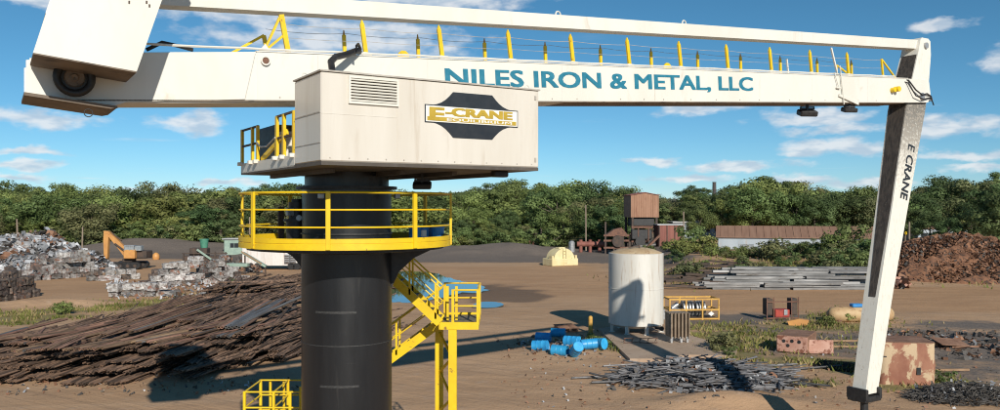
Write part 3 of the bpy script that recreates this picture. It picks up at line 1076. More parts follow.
# wider tail plates under the counterweight
mb = MB()
for sgn in (-1, 1):
    y0, y1 = sorted((sgn * 0.502, sgn * 0.53))
    mb.prism([(-6.66, 9.62), (-5.25, 9.48), (-4.9, 9.62), (-2.55, zb(-2.55) + 0.02), (-2.32, zt(-2.32) - 0.02), (-5.0, 10.60), (-6.66, 10.3)], y0, y1, 'y')
mb.build('tail_plate', M['white_paint'], boom)
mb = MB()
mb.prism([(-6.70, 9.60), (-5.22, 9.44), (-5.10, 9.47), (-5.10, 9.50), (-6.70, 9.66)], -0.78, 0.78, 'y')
mb.build('tail_shade_sole', M['shade_grime'], boom)  # brown sheet added to give the tail a shaded underside
mb = MB()
mb.tube((-2.1, -0.54, 10.72), (-2.1, -0.49, 10.72), 0.085, 20)
mb.build('boss_hole', M['rust_frame'], boom)
mb = MB()
mb.lathe([(0.075, 0), (0.105, 0), (0.105, 0.02), (0.075, 0.02)], 20)
o = mb.build('boss_ring', M['white_paint'], boom)
o.location, o.rotation_euler = (-2.1, -0.539, 10.72), (R(90), 0, 0)
for s_ in (-0.9, 1.9, 6.0, 9.4, 13.95, 16.6, 19.7):
    mb = MB()
    mb.bar((s_, -WBM - 0.001, zb(s_) + .03), (s_, -WBM - 0.001, zt(s_) - .02), 0.012, 0.006, up=(0, 1, 0))
    mb.build('plate_seam', M['tank_white'], boom)
for i in range(22):
    s_ = -1.6 + 1.05 * i + rng.uniform(-.3, .3)
    mb = MB()
    mb.tube((s_, -WBM - 0.012, zb(s_) + .07), (s_, -WBM + .005, zb(s_) + .07), 0.018, 8)
    mb.build('bolt', M['seam_grey'], boom)
# lettering
slope = 0.064
put_text(glyphs('NILES IRON & METAL, LLC', 11.28, 0.415, M['teal_paint'], 0.055), 'letter', boom, 2.35, -WBM - 0.006, 10.535, slope)
# hand rails: tall front posts, rear posts with walkway, ropes
sp = [0.31 + 2.045 * i for i in range(11)]
for i, s_ in enumerate(sp):
    top = 0.80
    mb = MB()
    if i < 10:
        mb.bar((s_, -0.42, zt(s_) + 0.04), (s_ - 0.10, -0.42, zt(s_) + top - 0.06), 0.10, 0.06, up=(0, 1, 0))
        mb.bar((s_ - 0.10, -0.42, zt(s_) + top - 0.06), (s_ - 0.11, -0.42, zt(s_) + top + 0.06), 0.10, 0.06, 0.02, 0.03, up=(0, 1, 0))
    else:
        mb.bar((s_, -0.42, zt(s_) + 0.04), (s_ - 0.10, -0.42, zt(s_) + .70), 0.08, 0.05, up=(0, 1, 0))
        mb.bar((s_ - 0.08, -0.42, zt(s_) + .68), (s_ + 0.75, -0.42, zt(s_) + 0.08), 0.05, 0.05)
    po = mb.build('handrail_post', M['yellow_paint'], boom)
    mb = MB()
    mb.cbox((s_ + 0.02, -0.42, zt(s_) + 0.06), (0.24, 0.10, 0.09), 0.01)
    mb.build('post_foot', M['white_paint'], po)
    mb = MB()
    mb.bar((s_ - 0.03, 0.85, zt(s_) + 0.02), (s_ - 0.06, 0.85, zt(s_) + 0.74), 0.085, 0.06, up=(0, 1, 0))
    po = mb.build('handrail_post', M['yellow_paint'], boom)
    mb = MB()
    mb.bar((s_ - 0.06, 0.85, zt(s_) + 0.70), (s_ - 0.065, 0.85, zt(s_) + 0.86), 0.05, 0.05, 0.02, 0.02, up=(0, 1, 0))
    mb.build('post_tip', M['dull_yellow'], po)
s_ = 18.8
mb = MB()
mb.bar((18.95, 0.2, zt(19) + .04), (18.88, 0.2, zt(19) + .5), 0.05, 0.05, up=(0, 1, 0))
mb.bar((18.9, 0.2, zt(19) + .5), (19.9, 0.2, zt(19.9) + .06), 0.05, 0.05)
mb.build('handrail_brace', M['yellow_paint'], boom)
# braced frame at the root
mb = MB()
mb.bar((-1.56, -0.42, zt(-1.56) + .02), (-1.72, -0.42, zt(-1.6) + 0.86), 0.11, 0.07, up=(0, 1, 0))
mb.bar((-2.1, -0.40, zt(-2.2) + .04), (-1.75, -0.40, zt(-1.7) + .80), 0.06, 0.05)
mb.bar((-2.05, -0.40, zt(-2.2) + .08), (-1.63, -0.40, zt(-1.7) + .44), 0.05, 0.05)
mb.build('root_frame', M['yellow_paint'], boom)
mb = MB()
mb.bar((-1.62, 0.85, zt(-1.6) + .02), (-1.75, 0.85, zt(-1.6) + .62), 0.09, 0.06, up=(0, 1, 0))
mb.bar((-2.7, 0.85, zt(-2.7) + .05), (-1.75, 0.85, zt(-1.6) + .62), 0.07, 0.06)
mb.build('root_frame', M['yellow_paint'], boom)
mb = MB()
mb.prism([(-2.25, zt(-2.2)), (-1.95, zt(-2.2)), (-2.08, zt(-2.2) + 0.2)], -0.46, -0.38, 'y')
mb.build('brace_foot', M['white_paint'], boom)


def rope(name, y, zo, s0, s1, sag, r=0.006, matl='seam_grey', step=2.045):
    pts = []
    s_ = s0
    while s_ < s1 - 0.01:
        e_ = min(s_ + step, s1)
        for k in range(4):
            t_ = k / 4
            ss = s_ + (e_ - s_) * t_
            pts.append((ss, y, zt(ss) + zo - sag * 4 * t_ * (1 - t_)))
        s_ = e_
    pts.append((s1, y, zt(s1) + zo))
    m_ = MB()
    m_.path(pts, r, 5)
    return m_.build(name, M[matl], boom)


rope('hand_rope', -0.42, 0.66, -1.70, 20.66, 0.03)
rope('hand_rope', -0.42, 0.36, -1.70, 20.66, 0.02, 0.005)
rope('hand_rope', 0.85, 0.78, -1.7, 20.7, 0.05)
rope('conduit', -0.47, 0.075, -4.6, 21.4, 0.012, 0.026, 'white_paint')
# walkway on the far side of the boom
mb = MB()
mb.bar((-1.6, 0.72, zt(-1.6) - 0.0), (21.0, 0.72, zt(21.0) - 0.0), 0.42, 0.04)
mb.build('boom_walkway', M['galvanised'], boom)
for s_ in (1.35, 10.1):
    m_ = MB()
    m_.prism([(s_ - 0.16, zt(s_) + .024), (s_ + 0.16, zt(s_) + .024), (s_ + 0.13, zt(s_) + .15), (s_ + .05, zt(s_) + .21), (s_ - .05, zt(s_) + .21), (s_ - 0.13, zt(s_) + .15)], -0.30, -0.26, 'y')
    m_.build('boom_lifting_lug', M['yellow_paint'], boom)
# lamps, mast and pin near the tip
flood('flood_lamp', boom, (16.92, -0.05, 10.78), 18, R(-25), 1.5)
fl = flood('flood_lamp', boom, (18.85, -0.35, 10.98), 15, R(-25), 1.2)
mb = MB()
mb.bar((18.25, -0.56, zb(18.2) - .08), (18.02, -0.56, zt(18) + .35), 0.03, 0.03, up=(0, 1, 0))
mb.bar((17.72, -0.56, zt(17.8) + 0.1), (17.98, -0.56, zb(18) + .45), 0.025, 0.025, up=(0, 1, 0))
mb.bar((18.0, -0.54, zb(18) + .25), (19.1, -0.54, zb(19) - .05), 0.09, 0.04, up=(0, 1, 0))
mb.cbox((17.95, -0.56, zb(18) + .5), (0.22, 0.05, 0.06), .01)
mb.build('lamp_bracket', M['white_paint'], boom)
mb = MB()
mb.bar((18.10, -0.42, zt(18.1)), (17.72, -0.42, zt(17.8) + 0.98), 0.055, 0.055, up=(0, 1, 0))
mb.build('mast', M['white_paint'], boom)
mb = MB()
mb.bar((16.25, 0.2, zt(16.2)), (16.15, 0.2, zt(16.2) + 0.62), 0.05, 0.05, up=(0, 1, 0))
mb.build('marker_post', M['white_paint'], boom)
mb = MB()
mb.tube((21.15, -0.66, 11.84), (21.15, -0.49, 11.84), 0.085, 14)
mb.tube((21.32, -0.72, 11.88), (21.32, -0.52, 11.88), 0.10, 14)
mb.build('stop_pin', M['yellow_paint'], boom)
mb = MB()
mb.path([(21.7, -0.2, zt(21.7) + .05), (22.2, -0.53, zt(22) - .05), (22.55, -0.6, 11.95), (22.95, -0.62, 11.78), (23.3, -0.6, 11.86), (23.75, -0.5, 11.80), (24.05, -0.35, 11.72)], 0.028)
mb.path([(21.5, -0.1, zt(21.5) + .1), (22.1, -0.56, zt(22) - .16), (22.5, -0.64, 11.72), (23.0, -0.64, 11.62), (23.6, -0.58, 11.74), (24.1, -0.4, 11.5)], 0.024)
mb.build('tip_hose', M['rubber'], boom, smooth=60)
mb = MB()
mb.cbox((23.95, -0.25, 11.72), (0.30, 0.25, 0.12), .02)
mb.build('hose_clamp', M['galvanised'], boom)

# hose from the house to the boom
mb = MB()
mb.path([(-0.98, -1.95, 10.1), (-1.0, -1.7, 10.42), (-0.92, -1.4, 10.68), (-0.7, -1.1, 10.85), (-0.35, -0.85, 10.98), (0.0, -0.62, 11.14), (0.12, -0.45, 11.16)], 0.075, 10)
mb.build('hydraulic_hose', M['rubber'], crane, smooth=60)
mb = MB()
mb.path([(-0.15, -0.9, 11.03), (-0.1, -0.85, 11.2), (0.0, -0.7, 11.28), (0.12, -0.55, 11.2)], 0.035, 8)
mb.build('hydraulic_hose', M['rubber'], crane, smooth=60)

# tie bar ------------------------------------------------------------
tb = lambda s: 12.05 + 0.0688 * s
mb = MB()
mb.prism([(-5.0, tb(-5.0) - 0.02), (23.55, tb(23.55)), (23.62, tb(23.6) + 0.34), (-5.0, tb(-5.0) + 0.36)], -0.22, 0.22, 'y')
tie = mb.build('tie_bar', M['white_paint'], crane)
for s_ in (6.23, 11.07):
    link('lifting_eye', ring_me, tie, (s_, 0, tb(s_) + 0.40), (R(90), 0, R(10)))
    tie.children[-1].scale = (1.9, 1.9, 1.9)
# counterweight
mb = MB()
for y0, y1 in ((-2.0, -0.60), (0.60, 2.0)):
    mb.prism([(-6.60, 10.21), (-4.92, 10.03), (-4.06, 12.75), (-5.80, 13.1)], y0, y1, 'y')
mb.prism([(-6.34, 11.22), (-4.56, 11.16), (-4.06, 12.74), (-5.80, 13.08)], -0.602, 0.602, 'y')
cw = mb.build('counterweight', M['white_paint'], crane)
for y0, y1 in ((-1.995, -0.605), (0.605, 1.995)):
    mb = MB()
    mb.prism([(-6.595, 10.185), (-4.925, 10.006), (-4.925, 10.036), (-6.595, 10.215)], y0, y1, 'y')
    mb.build('shade_sole', M['shade_grime'], cw)  # thin brown sheet added to darken the white underside, shade as colour
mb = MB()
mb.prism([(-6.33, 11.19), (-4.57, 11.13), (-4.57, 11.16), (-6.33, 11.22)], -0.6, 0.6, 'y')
mb.build('shade_sole', M['shade_grime'], cw)
mb = MB()
k = 28
tor = [(0.42 + 0.10 * math.cos(t), 0.10 * math.sin(t)) for t in [i * math.pi / 4 for i in range(9)]]
mb.lathe(tor, k)
o = mb.build('hose_reel', M['rubber'], cw, smooth=60)
o.location, o.rotation_euler = (-5.86, -0.78, 10.0), (R(90), 0, 0)
o.scale = (0.72, 0.72, 0.72)
mb = MB()
mb.lathe([(0.01, -0.02), (0.34, -0.02), (0.42, -0.03), (0.42, -0.08), (0.01, -0.08)], k)
mb.build('reel_disc', M['black_steel'], o, smooth=30)
mb = MB()
mb.lathe([(0.01, 0.03), (0.08, 0.06), (0.12, 0.01), (0.22, 0.01), (0.24, 0.03), (0.26, -0.015), (0.01, -0.015)], k)
o2 = mb.build('reel_hub', M['shade_grime'], o, smooth=30)  # hub coloured dark for the shade it sits in
mb = MB()
mb.lathe([(0.075 + 0.010 * math.cos(t), 0.010 * math.sin(t)) for t in [i * math.pi / 3 for i in range(7)]], 18)
o = mb.build('shackle', M['black_steel'], cw)
o.location, o.rotation_euler = (-5.62, -0.8, 9.33), (R(90), 0, 0)
mb = MB()
mb.path([(-4.5, -0.3, 10.75), (-4.2, -0.35, 10.93), (-3.9, -0.4, 10.88), (-3.6, -0.42, 10.82)], 0.04, 8)
mb.build('hydraulic_hose', M['rubber'], crane)
for s_, z_ in ((-5.05, 11.30), (-4.75, 11.34), (-4.70, 11.28)):
    mb = MB()
    mb.cbox((s_, -2.003, z_), (0.03, 0.006, 0.06), 0.002)
    mb.build('paint_chip', M['dark_steel'], cw)

# stick --------------------------------------------------------------


def stick_mat():
    """white paint, worn to black grease on the inner face and speckled towards the head"""
    m = bpy.data.materials.new('stick_paint')
    m.use_nodes = True
    t = NT(m.node_tree)
    b = m.node_tree.nodes['Principled BSDF']
    tc = t.n('ShaderNodeTexCoord').outputs['Object']
    s = t.n('ShaderNodeSeparateXYZ')
    t.put(s.inputs[0], tc)
    n1 = t.noise(t.v('MULTIPLY', tc, (6, 6, 1.4)), 2.0, 6, 0.7)
    n2 = t.noise(tc, 9.0, 5, 0.7)
    head = t.m('ADD', t.m('MULTIPLY', t.m('SUBTRACT', s.outputs[2], 9.6), 0.20), t.m('MULTIPLY', t.m('SUBTRACT', n2, 0.5), 1.6))
    f = t.m('MULTIPLY', t.ramp(head, -0.28, 0.30), t.m('LESS_THAN', s.outputs[2], 11.6))
    c = t.mix(t.ramp(n1, 0.5, 0.8), (0.74, 0.72, 0.65), (0.56, 0.50, 0.42))
    c = t.mix(t.m('MULTIPLY', t.ramp(n2, 0.66, 0.72), 0.7), c, (0.10, 0.085, 0.07))
    c = t.mix(t.m('MULTIPLY', f, 0.9), c, t.mix(t.ramp(n2, 0.4, 0.6), (0.05, 0.045, 0.04), (0.30, 0.27, 0.23)))
    t.put(b.inputs['Base Color'], c)
    b.inputs['Roughness'].default_value = 0.55
    M['stick_paint'] = m


stick_mat()
mat('stick_grease', (0.040, 0.034, 0.030), (0.085, 0.070, 0.058), 3.0, 0.7, c3=(0.30, 0.27, 0.24), s3=7, lo3=0.66, hi3=0.74, stretch=(4, 4, 0.5), bump=0.01)
# outline of the side that faces the camera, (s, z): outer edge / inner edge
mb = MB()
sect = [(0.62, 19.90, 20.66, 0.27), (4.0, 20.62, 21.50, 0.30), (7.4, 21.45, 22.46, 0.33), (11.2, 22.28, 23.56, 0.37), (12.2, 22.62, 23.80, 0.37), (13.45, 23.12, 23.98, 0.36), (13.98, 23.30, 23.98, 0.34), (14.08, 23.42, 23.86, 0.33)]
vs, fs = [], []
for z_, a1, b1, h_ in sect:
    vs += [(a1, -h_, z_), (b1, -h_, z_), (b1, h_, z_), (a1, h_, z_)]
for k in range(len(sect) - 1):
    for i in range(4):
        fs.append((k * 4 + i, k * 4 + (i + 1) % 4, k * 4 + 4 + (i + 1) % 4, k * 4 + 4 + i))
fs += [(3, 2, 1, 0), tuple(range(len(vs) - 4, len(vs)))]
mb.add(vs, fs)
stick = mb.build('stick', M['stick_paint'], crane)
# greasy inner plate (slightly proud)
mb = MB()
vs, fs = [], []
ins = [(4.15, 20.62 + .037, .18), (7.4, 21.45, .27), (11.2, 22.28, .335), (12.2, 22.62, .34), (13.4, 23.10, .31)]
for z_, a1, h_ in ins:
    vs += [(a1 - 0.012, -h_, z_), (a1 - 0.012, h_ - (0.03 if z_ > 5 else 0.09), z_), (a1 + 0.05, h_ - 0.03, z_), (a1 + 0.05, -h_, z_)]
for k in range(len(ins) - 1):
    for i in range(4):
        fs.append((k * 4 + i, k * 4 + (i + 1) % 4, k * 4 + 4 + (i + 1) % 4, k * 4 + 4 + i))
fs += [(3, 2, 1, 0), tuple(range(len(vs) - 4, len(vs)))]
mb.add(vs, fs)
mb.build('greasy_face', M['stick_grease'], stick)
# side rails on the head of the stick and pins
mb = MB()
mb.tube((23.62, -0.42, 13.78), (23.62, 0.42, 13.78), 0.12, 16)
mb.tube((23.1, -0.56, 11.75), (23.1, 0.56, 11.75), 0.14, 16)
mb.build('pivot_pin', M['galvanised'], stick)
mb = MB()
mb.prism([(22.95, 12.35), (23.2, 12.9), (23.35, 13.55), (23.2, 13.6), (22.8, 12.5)], -0.20, 0.20, 'y')
mb.build('cylinder_guard', M['stick_grease'], stick)
# outer cylinder strip low on the stick
mb = MB()
mb.bar((20.86, -0.05, 2.9), (20.95, -0.05, 4.1), 0.16, 0.14, up=(0, 1, 0))
mb.tube((20.72, -0.05, 1.0), (20.90, -0.05, 3.0), 0.06, 10)
for z_ in (1.55, 2.7):
    mb.cbox((20.72 + (z_ - 1) * .09, -0.05, z_), (0.18, 0.2, 0.14), .02)
mb.build('grab_cylinder', M['white_paint'], stick)
# clevis at the foot
mb = MB()
mb.cbox((20.24, 0, 0.44), (0.95, 0.78, 0.20), 0.03)
for s_ in (19.84, 20.66):
    mb.cbox((s_, 0, 0.62), (0.14, 0.84, 0.42), 0.03)
mb.tube((20.25, 0, -0.55), (20.25, 0, 0.40), 0.14, 12)
mb.build('clevis', M['black_steel'], stick)
# vertical lettering down the side
tx = Vector((-0.244, 0, -0.97)).normalized()
ty = Vector((0.97, 0, -0.244)).normalized()
for me, dx in glyphs('E CRANE', 2.15, 0.42, M['black_decal'], 0.05):
    o = link('letter', me, stick)
    o.matrix_local = Matrix(((tx.x, ty.x, 0, 22.50 + tx.x * dx), (0, 0, -1, -0.352), (tx.z, ty.z, 0, 9.95 + tx.z * dx), (0, 0, 0, 1)))
mb = MB()
mb.lathe([(0.05 + 0.014 * math.cos(t), 0.014 * math.sin(t)) for t in [i * math.pi / 3 for i in range(7)]], 12)
o = mb.build('hook_ring', M['yellow_paint'], stick)
o.location, o.rotation_euler = (22.40, -0.3, 6.5), (R(90), 0, 0)

# ------------------------------------------------------------------ stair tower
stair = empty('stair_tower', (-1.2 * KS, 22.4 * KS, ZK), 0, 'yellow steel stair tower behind the black pedestal leading up to the walkway', 'stairs')
OX, OY = -1.2, 22.4
stair.scale = (KS, KS, KS)


def st(mbx, name, matl='yellow_paint', parent=None):
    mbx.v = [(x - OX, y - OY, z) for x, y, z in mbx.v]
    return mbx.build(name, M[matl], parent or stair)


def flight(x0, z0, x1, z1, y0, y1, nsteps):
    for y_ in (y0, y1):
        m_ = MB()
        m_.bar((x0, y_, z0), (x1, y_, z1), 0.05, 0.24)
        sg = st(m_, 'stringer')
    for i in range(nsteps):
        t_ = (i + 0.5) / nsteps
        m_ = MB()
        m_.box((x0 + (x1 - x0) * t_, (y0 + y1) / 2, z0 + (z1 - z0) * t_ + 0.02), (0.24, abs(y1 - y0) - 0.06, 0.03))
        st(m_, 'tread', 'grating')
    for y_ in (y0, y1):
        m_ = MB()
        m_.tube((x0, y_, z0 + 0.95), (x1, y_, z1 + 0.95), 0.022, 8)
        st(m_, 'handrail')
        m_ = MB()
        m_.tube((x0, y_, z0 + 0.52), (x1, y_, z1 + 0.52), 0.017, 8)
        st(m_, 'handrail')
        for t_ in (0.05, 0.35, 0.65, 0.95):
            m_ = MB()
            xx, zz = x0 + (x1 - x0) * t_, z0 + (z1 - z0) * t_
            m_.bar((xx, y_, zz), (xx, y_, zz + 0.96), 0.05, 0.05)
            st(m_, 'rail_post')


def landing(x0, x1, y0, y1, z, posts, rails):
    m_ = MB()
    m_.box(((x0 + x1) / 2, (y0 + y1) / 2, z - 0.01), (x1 - x0 - .06, y1 - y0 - .06, 0.03))
    st(m_, 'landing_floor', 'grating')
    m_ = MB()
    for a, b in (((x0, y0), (x1, y0)), ((x1, y0), (x1, y1)), ((x1, y1), (x0, y1)), ((x0, y1), (x0, y0))):
        m_.bar((*a, z - 0.03), (*b, z - 0.03), 0.05, 0.20)
    st(m_, 'landing_frame')
    for p_ in posts:
        m_ = MB()
        m_.bar((*p_, z), (*p_, z + 0.95), 0.07, 0.06)
        st(m_, 'rail_post')
    for a, b in rails:
        for h_ in (0.93, 0.50):
            m_ = MB()
            m_.tube((*a, z + h_), (*b, z + h_), 0.024, 8)
            st(m_, 'handrail')


XA, XB = -1.62, -0.60
ZL = 4.33
flight(-3.95, 6.55, -1.62, ZL + .05, 21.95, 22.75, 11)
landing(XA, XB, 21.95, 24.0, ZL, ((XA + .35, 21.97), (XB, 21.97), (XB, 23.0), (XB, 23.98), (XA, 23.98), (XA + .4, 22.85), (XA + .15, 22.85)),
        (((XA + .35, 21.97), (XB, 21.97)), ((XB, 21.97), (XB, 23.98)), ((XB, 23.98), (XA, 23.98))))
flight(-1.62, ZL - .05, -5.35, 1.55, 23.0, 23.8, 14)
landing(-7.05, -5.35, 22.3, 23.9, 1.50, ((-7.0, 22.33), (-6.2, 22.33), (-5.75, 22.33), (-5.4, 22.33), (-7.0, 23.85), (-6.2, 23.85), (-5.45, 22.9), (-5.6, 22.9)),
        (((-7.0, 22.33), (-5.4, 22.33)), ((-7.0, 22.33), (-7.0, 23.85)), ((-7.0, 23.85), (-5.4, 23.85)), ((-6.2, 22.33), (-6.2, 23.85))))
m_ = MB()
for x_ in (-6.75, -6.35):
    m_.bar((x_, 23.97, Z0), (x_, 23.97, 2.4), 0.06, 0.06)
for k_ in range(-5, 6):
    m_.bar((-6.75, 23.97, .25 + .27 * k_), (-6.35, 23.97, .25 + .27 * k_), 0.03, 0.03)
st(m_, 'ladder')
for x_, y_ in ((-1.72, 23.1), (-1.28, 22.05)):
    m_ = MB()
    m_.bar((x_, y_, Z0 - 0.05), (x_, y_, ZL - 0.1), 0.22, 0.20)
    st(m_, 'tower_leg')
z_ = 3.95
k = 0
while z_ > Z0 + 0.6:
    m_ = MB()
    a, b = (-1.70, 23.0), (-1.30, 22.15)
    if k % 2:
        a, b = b, a
    m_.bar((*a, z_), (*b, z_ - 0.55), 0.05, 0.06)
    st(m_, 'lacing')
    z_ -= 0.55
    k += 1
for x_, y_ in ((-6.95, 22.4), (-5.45, 22.4), (-6.95, 23.8), (-5.45, 23.8)):
    m_ = MB()
    m_.bar((x_, y_, Z0 - 0.05), (x_, y_, 1.42), 0.10, 0.10)
    st(m_, 'landing_leg')

# pails on the walkway -----------------------------------------------
mb = MB()
mb.lathe([(0.01, 0), (0.13, 0), (0.15, 0.10), (0.155, 0.30), (0.17, 0.31), (0.17, 0.35), (0.15, 0.36), (0.01, 0.345)], 20)
pail_me = mb.mesh('pail', M['blue_water_drum'], 35)
mb = MB()
mb.lathe([(0.157, 0.10), (0.159, 0.10), (0.161, 0.26), (0.157, 0.26)], 8, a0=-2.2, a1=-0.9)
lab_me = mb.mesh('paper_label', M['white_decal'])
for i, (px, d, txt, g) in enumerate(((415, 20.3, 'blue pail on the walkway closest to the yellow gate post', None), (423, 20.55, 'blue pail with white paper label between two pails on the walkway', None), (431, 20.9, 'plain blue pail in the row of pails on the walkway', None), (438, 20.5, 'blue pail at the outer edge of the walkway beside the toe plate', None))):
    p = PX(px, 240, d)
    o = link('pail', pail_me, None, (p.x * KS, p.y * KS, 6.661 * KS + ZK), (0, 0, i))
    o.scale = (KS, KS, KS)
    tag(o, txt, 'pail', 'blue pails on the crane walkway')
    if i == 1:
        o.rotation_euler.z = 0
        link('paper_label', lab_me, o)

# ------------------------------------------------------------------ white storage tank and its pad
pad_poly = [on_ground(598, 331), on_ground(640, 326), on_ground(690, 338), on_ground(737, 352), on_ground(735, 359), on_ground(690, 358), on_ground(656, 362), on_ground(630, 362)]
pad = MB()
pad.prism([(p.x, p.y) for p in pad_poly], -0.25, 0.16, 'z')
o = pad.build('concrete_pad', M['concrete'])
tag(o, 'stained concrete slab under the white tank', 'pavement', kind='structure')
TC = G(636, 334)
tank = empty('storage_tank', (TC.x, TC.y, 0.16), 0, 'tall white cylindrical storage tank standing on short legs', 'tank')
tr, tz0, tz1 = 1.60, 0.42, 4.62
mb = MB()
mb.lathe([(0.01, tz0 - 0.22), (0.8, tz0 - 0.16), (1.4, tz0 - 0.03), (tr, tz0 + .08), (tr, 2.55), (tr + .012, 2.56), (tr + .012, 2.60), (tr, 2.61), (tr, tz1), (tr - .05, tz1 + .02), (tr - .05, tz1)], 64)
mb.build('tank_shell', M['tank_white'], tank, smooth=30)
mb = MB()
mb.lathe([(tr - 0.04, tz1 - 0.01), (tr - .1, tz1 + .05), (1.0, tz1 + 0.24), (0.5, tz1 + 0.33), (0.01, tz1 + 0.36)], 64)
mb.build('tank_roof', M['tank_roof'], tank, smooth=50)
mb = MB()
mb.tube((0.1, -0.55, tz1 + .25), (0.1, -0.55, tz1 + 0.50), 0.05, 10)
mb.tube((0.1, -0.55, tz1 + .45), (-0.55, -0.75, tz1 + 0.36), 0.03, 8)
mb.build('vent', M['dark_steel'], tank)
mb = MB()
mb.path([(0.9, -1.05, tz1 + .02), (0.5, -1.35, tz1 + .06), (-0.3, -1.4, tz1 + .06)], 0.035)
mb.build('roof_pipe', M['rust_frame'], tank)
for t_ in (-100, -35, 30, 95, 160, 215):
    c_, s_ = math.cos(R(t_ + 25)), math.sin(R(t_ + 25))
    mb = MB()
    mb.bar((1.45 * c_, 1.45 * s_, 0.0), (1.45 * c_, 1.45 * s_, 0.9), 0.20, 0.14, up=(c_, s_, 0))
    mb.box((1.45 * c_, 1.45 * s_, 0.015), (0.32, 0.32, 0.03))
    mb.build('leg', M['tank_white'], tank)
mb = MB()
mb.path([(0.9, -1.35, 0.42), (1.1, -1.62, 0.42), (1.15, -1.75, 0.42)], 0.09, 10)
mb.tube((1.15, -1.74, 0.42), (1.16, -1.80, 0.42), 0.14, 12)
mb.build('outlet_valve', M['black_steel'], tank)
# loose wire frame in front of the tank
b0 = G(641, 346)
mb = MB()
for i in range(5):
    t_ = i / 4
    mb.path([(-0.9 + 1.7 * t_, -0.12, 0), (-0.88 + 1.7 * t_, -0.1, 0.28), (-0.9 + 1.7 * t_, 0.25, 0.02)], 0.018, 5)
for z_ in (0.02, 0.26):
    mb.path([(-0.95, -0.1, z_), (-0.3, -0.16, z_ + .05), (0.3, -0.06, z_ - .01), (0.9, -0.13, z_ + .03)], 0.018, 5)
o = mb.build('wire_rack', M['rust_frame'], None)
o.location = (b0.x, b0.y, 0.165)
tag(o, 'bent rusty wire rack lying on the slab before the white tank', 'rack')
# bollard
bp_ = on_ground(590.5, 333)
mb = MB()
mb.lathe([(0.01, 0), (0.13, 0), (0.13, 0.92), (0.11, 0.98), (0.06, 1.02), (0.01, 1.03)], 18)
bol = mb.build('bollard', M['dull_yellow'], None, smooth=40)
bol.location = bp_
tag(bol, 'faded yellow steel bollard beside the white tank', 'bollard')

# finned cooler
c0 = G(679, 346)
cool = empty('finned_cooler', (c0.x, c0.y + 0.5, 0.16), R(8), 'brown upright finned cooler standing beside the white tank', 'cooler')
mb = MB()
mb.cbox((0, 0, 0.93), (1.1, 0.7, 1.25), 0.03)
mb.build('cooler_core', M['fin_brown'], cool)
for i in range(6):
    mb = MB()
    mb.box((-0.5 + 0.2 * i, -0.43, 0.93), (0.06, 0.20, 1.35))
    mb.build('fin', M['fin_brown'], cool)
for x_ in (-0.45, 0.1, 0.45):
    mb = MB()
    mb.prism([(x_ - .05, 0), (x_ + .05, 0), (x_ + .09, .32), (x_ - .09, .32)], -0.42, -0.30, 'y')
    mb.build('leg', M['galvanised'], cool)
mb = MB()
mb.cbox((0, 0, 1.58), (1.16, 0.76, 0.06), 0.01)
mb.build('top_cap', M['fin_brown'], cool)

# yellow cage with coils
cg = on_ground(693, 320)
cage = empty('steel_cage', (cg.x, cg.y + 0.6, gz(cg.x, cg.y)), R(4), 'ochre yellow open steel cage holding metal coils behind the brown cooler', 'cage')
CL, CD, CH = 3.3, 1.5, 1.42
for x_ in (-CL / 2, -CL / 6, CL / 6, CL / 2):
    for y_ in (-CD / 2, CD / 2):
        mb = MB()
        mb.bar((x_, y_, 0), (x_, y_, CH), 0.09, 0.09)
        mb.build('upright', M['dull_yellow'], cage)
for z_ in (0.08, 0.68, CH - 0.04):
    for y_ in (-CD / 2 - .004, CD / 2 + .004):
        mb = MB()
        mb.bar((-CL / 2 - .05, y_, z_), (CL / 2 + .05, y_, z_), 0.085, 0.10)
        mb.build('cage_rail', M['dull_yellow'], cage)
    for x_ in (-CL / 2, CL / 2):
        mb = MB()
        mb.bar((x_, -CD / 2, z_), (x_, CD / 2, z_), 0.08, 0.09)
        mb.build('cage_rail', M['dull_yellow'], cage)
mb = MB()
mb.box((0, 0, 0.11), (CL - .1, CD - .1, 0.05))
mb.build('cage_floor', M['dark_steel'], cage)
mb = MB()
d_ = 0.16
mb.prism([(1.12, 0.42 - d_), (1.12 + d_ * 1.3, 0.42), (1.12, 0.42 + d_), (1.12 - d_ * 1.3, 0.42)], -CD / 2 - 0.075, -CD / 2 - 0.06, 'y')
mb.build('diamond_placard', M['white_decal'], cage)
mb = MB()
mb.lathe([(0.30, -0.05), (0.52, -0.05), (0.52, 0.05), (0.30, 0.05)], 20)
for i, x_ in enumerate((-0.55, -0.35, -0.15, 0.05, 0.35, 0.52, 0.69, 0.86)):
    o = link('metal_coil', mb.mesh('metal_coil', M['galvanised'], 40) if i == 0 else coil_me, None)
    coil_me = o.data
    p_ = Matrix.Rotation(R(4), 3, 'Z') @ Vector((x_, 0.1, 0.66))
    o.location = (cage.location.x + p_.x, cage.location.y + p_.y, cage.location.z + p_.z)
    o.rotation_euler = (0, R(90), R(4))
    tag(o, 'grey metal coil standing on edge in the yellow cage', 'coil', 'coils in the yellow cage')
mb = MB()
mb.cbox((0, 0, 0.35), (0.9, 0.9, 0.7), 0.05)
o = mb.build('metal_box', M['galvanised'], None)
o.location = cage.matrix_basis @ Vector((-2.35, -0.2, 0.0))
tag(o, 'grey metal box between the white tank and the yellow cage', 'box')
mb = MB()
mb.cbox((0, 0, 0.28), (0.7, 0.8, 0.56), 0.06)
mb.tube((-0.2, -0.1, 0.56), (0.2, -0.05, 0.85), 0.16, 12)
o = mb.build('motor', M['galvanised'], None)
o.location = cage.matrix_basis @ Vector((-1.1, 0.05, 0.14))
tag(o, 'grey motor standing in the yellow cage beside the coils', 'motor')

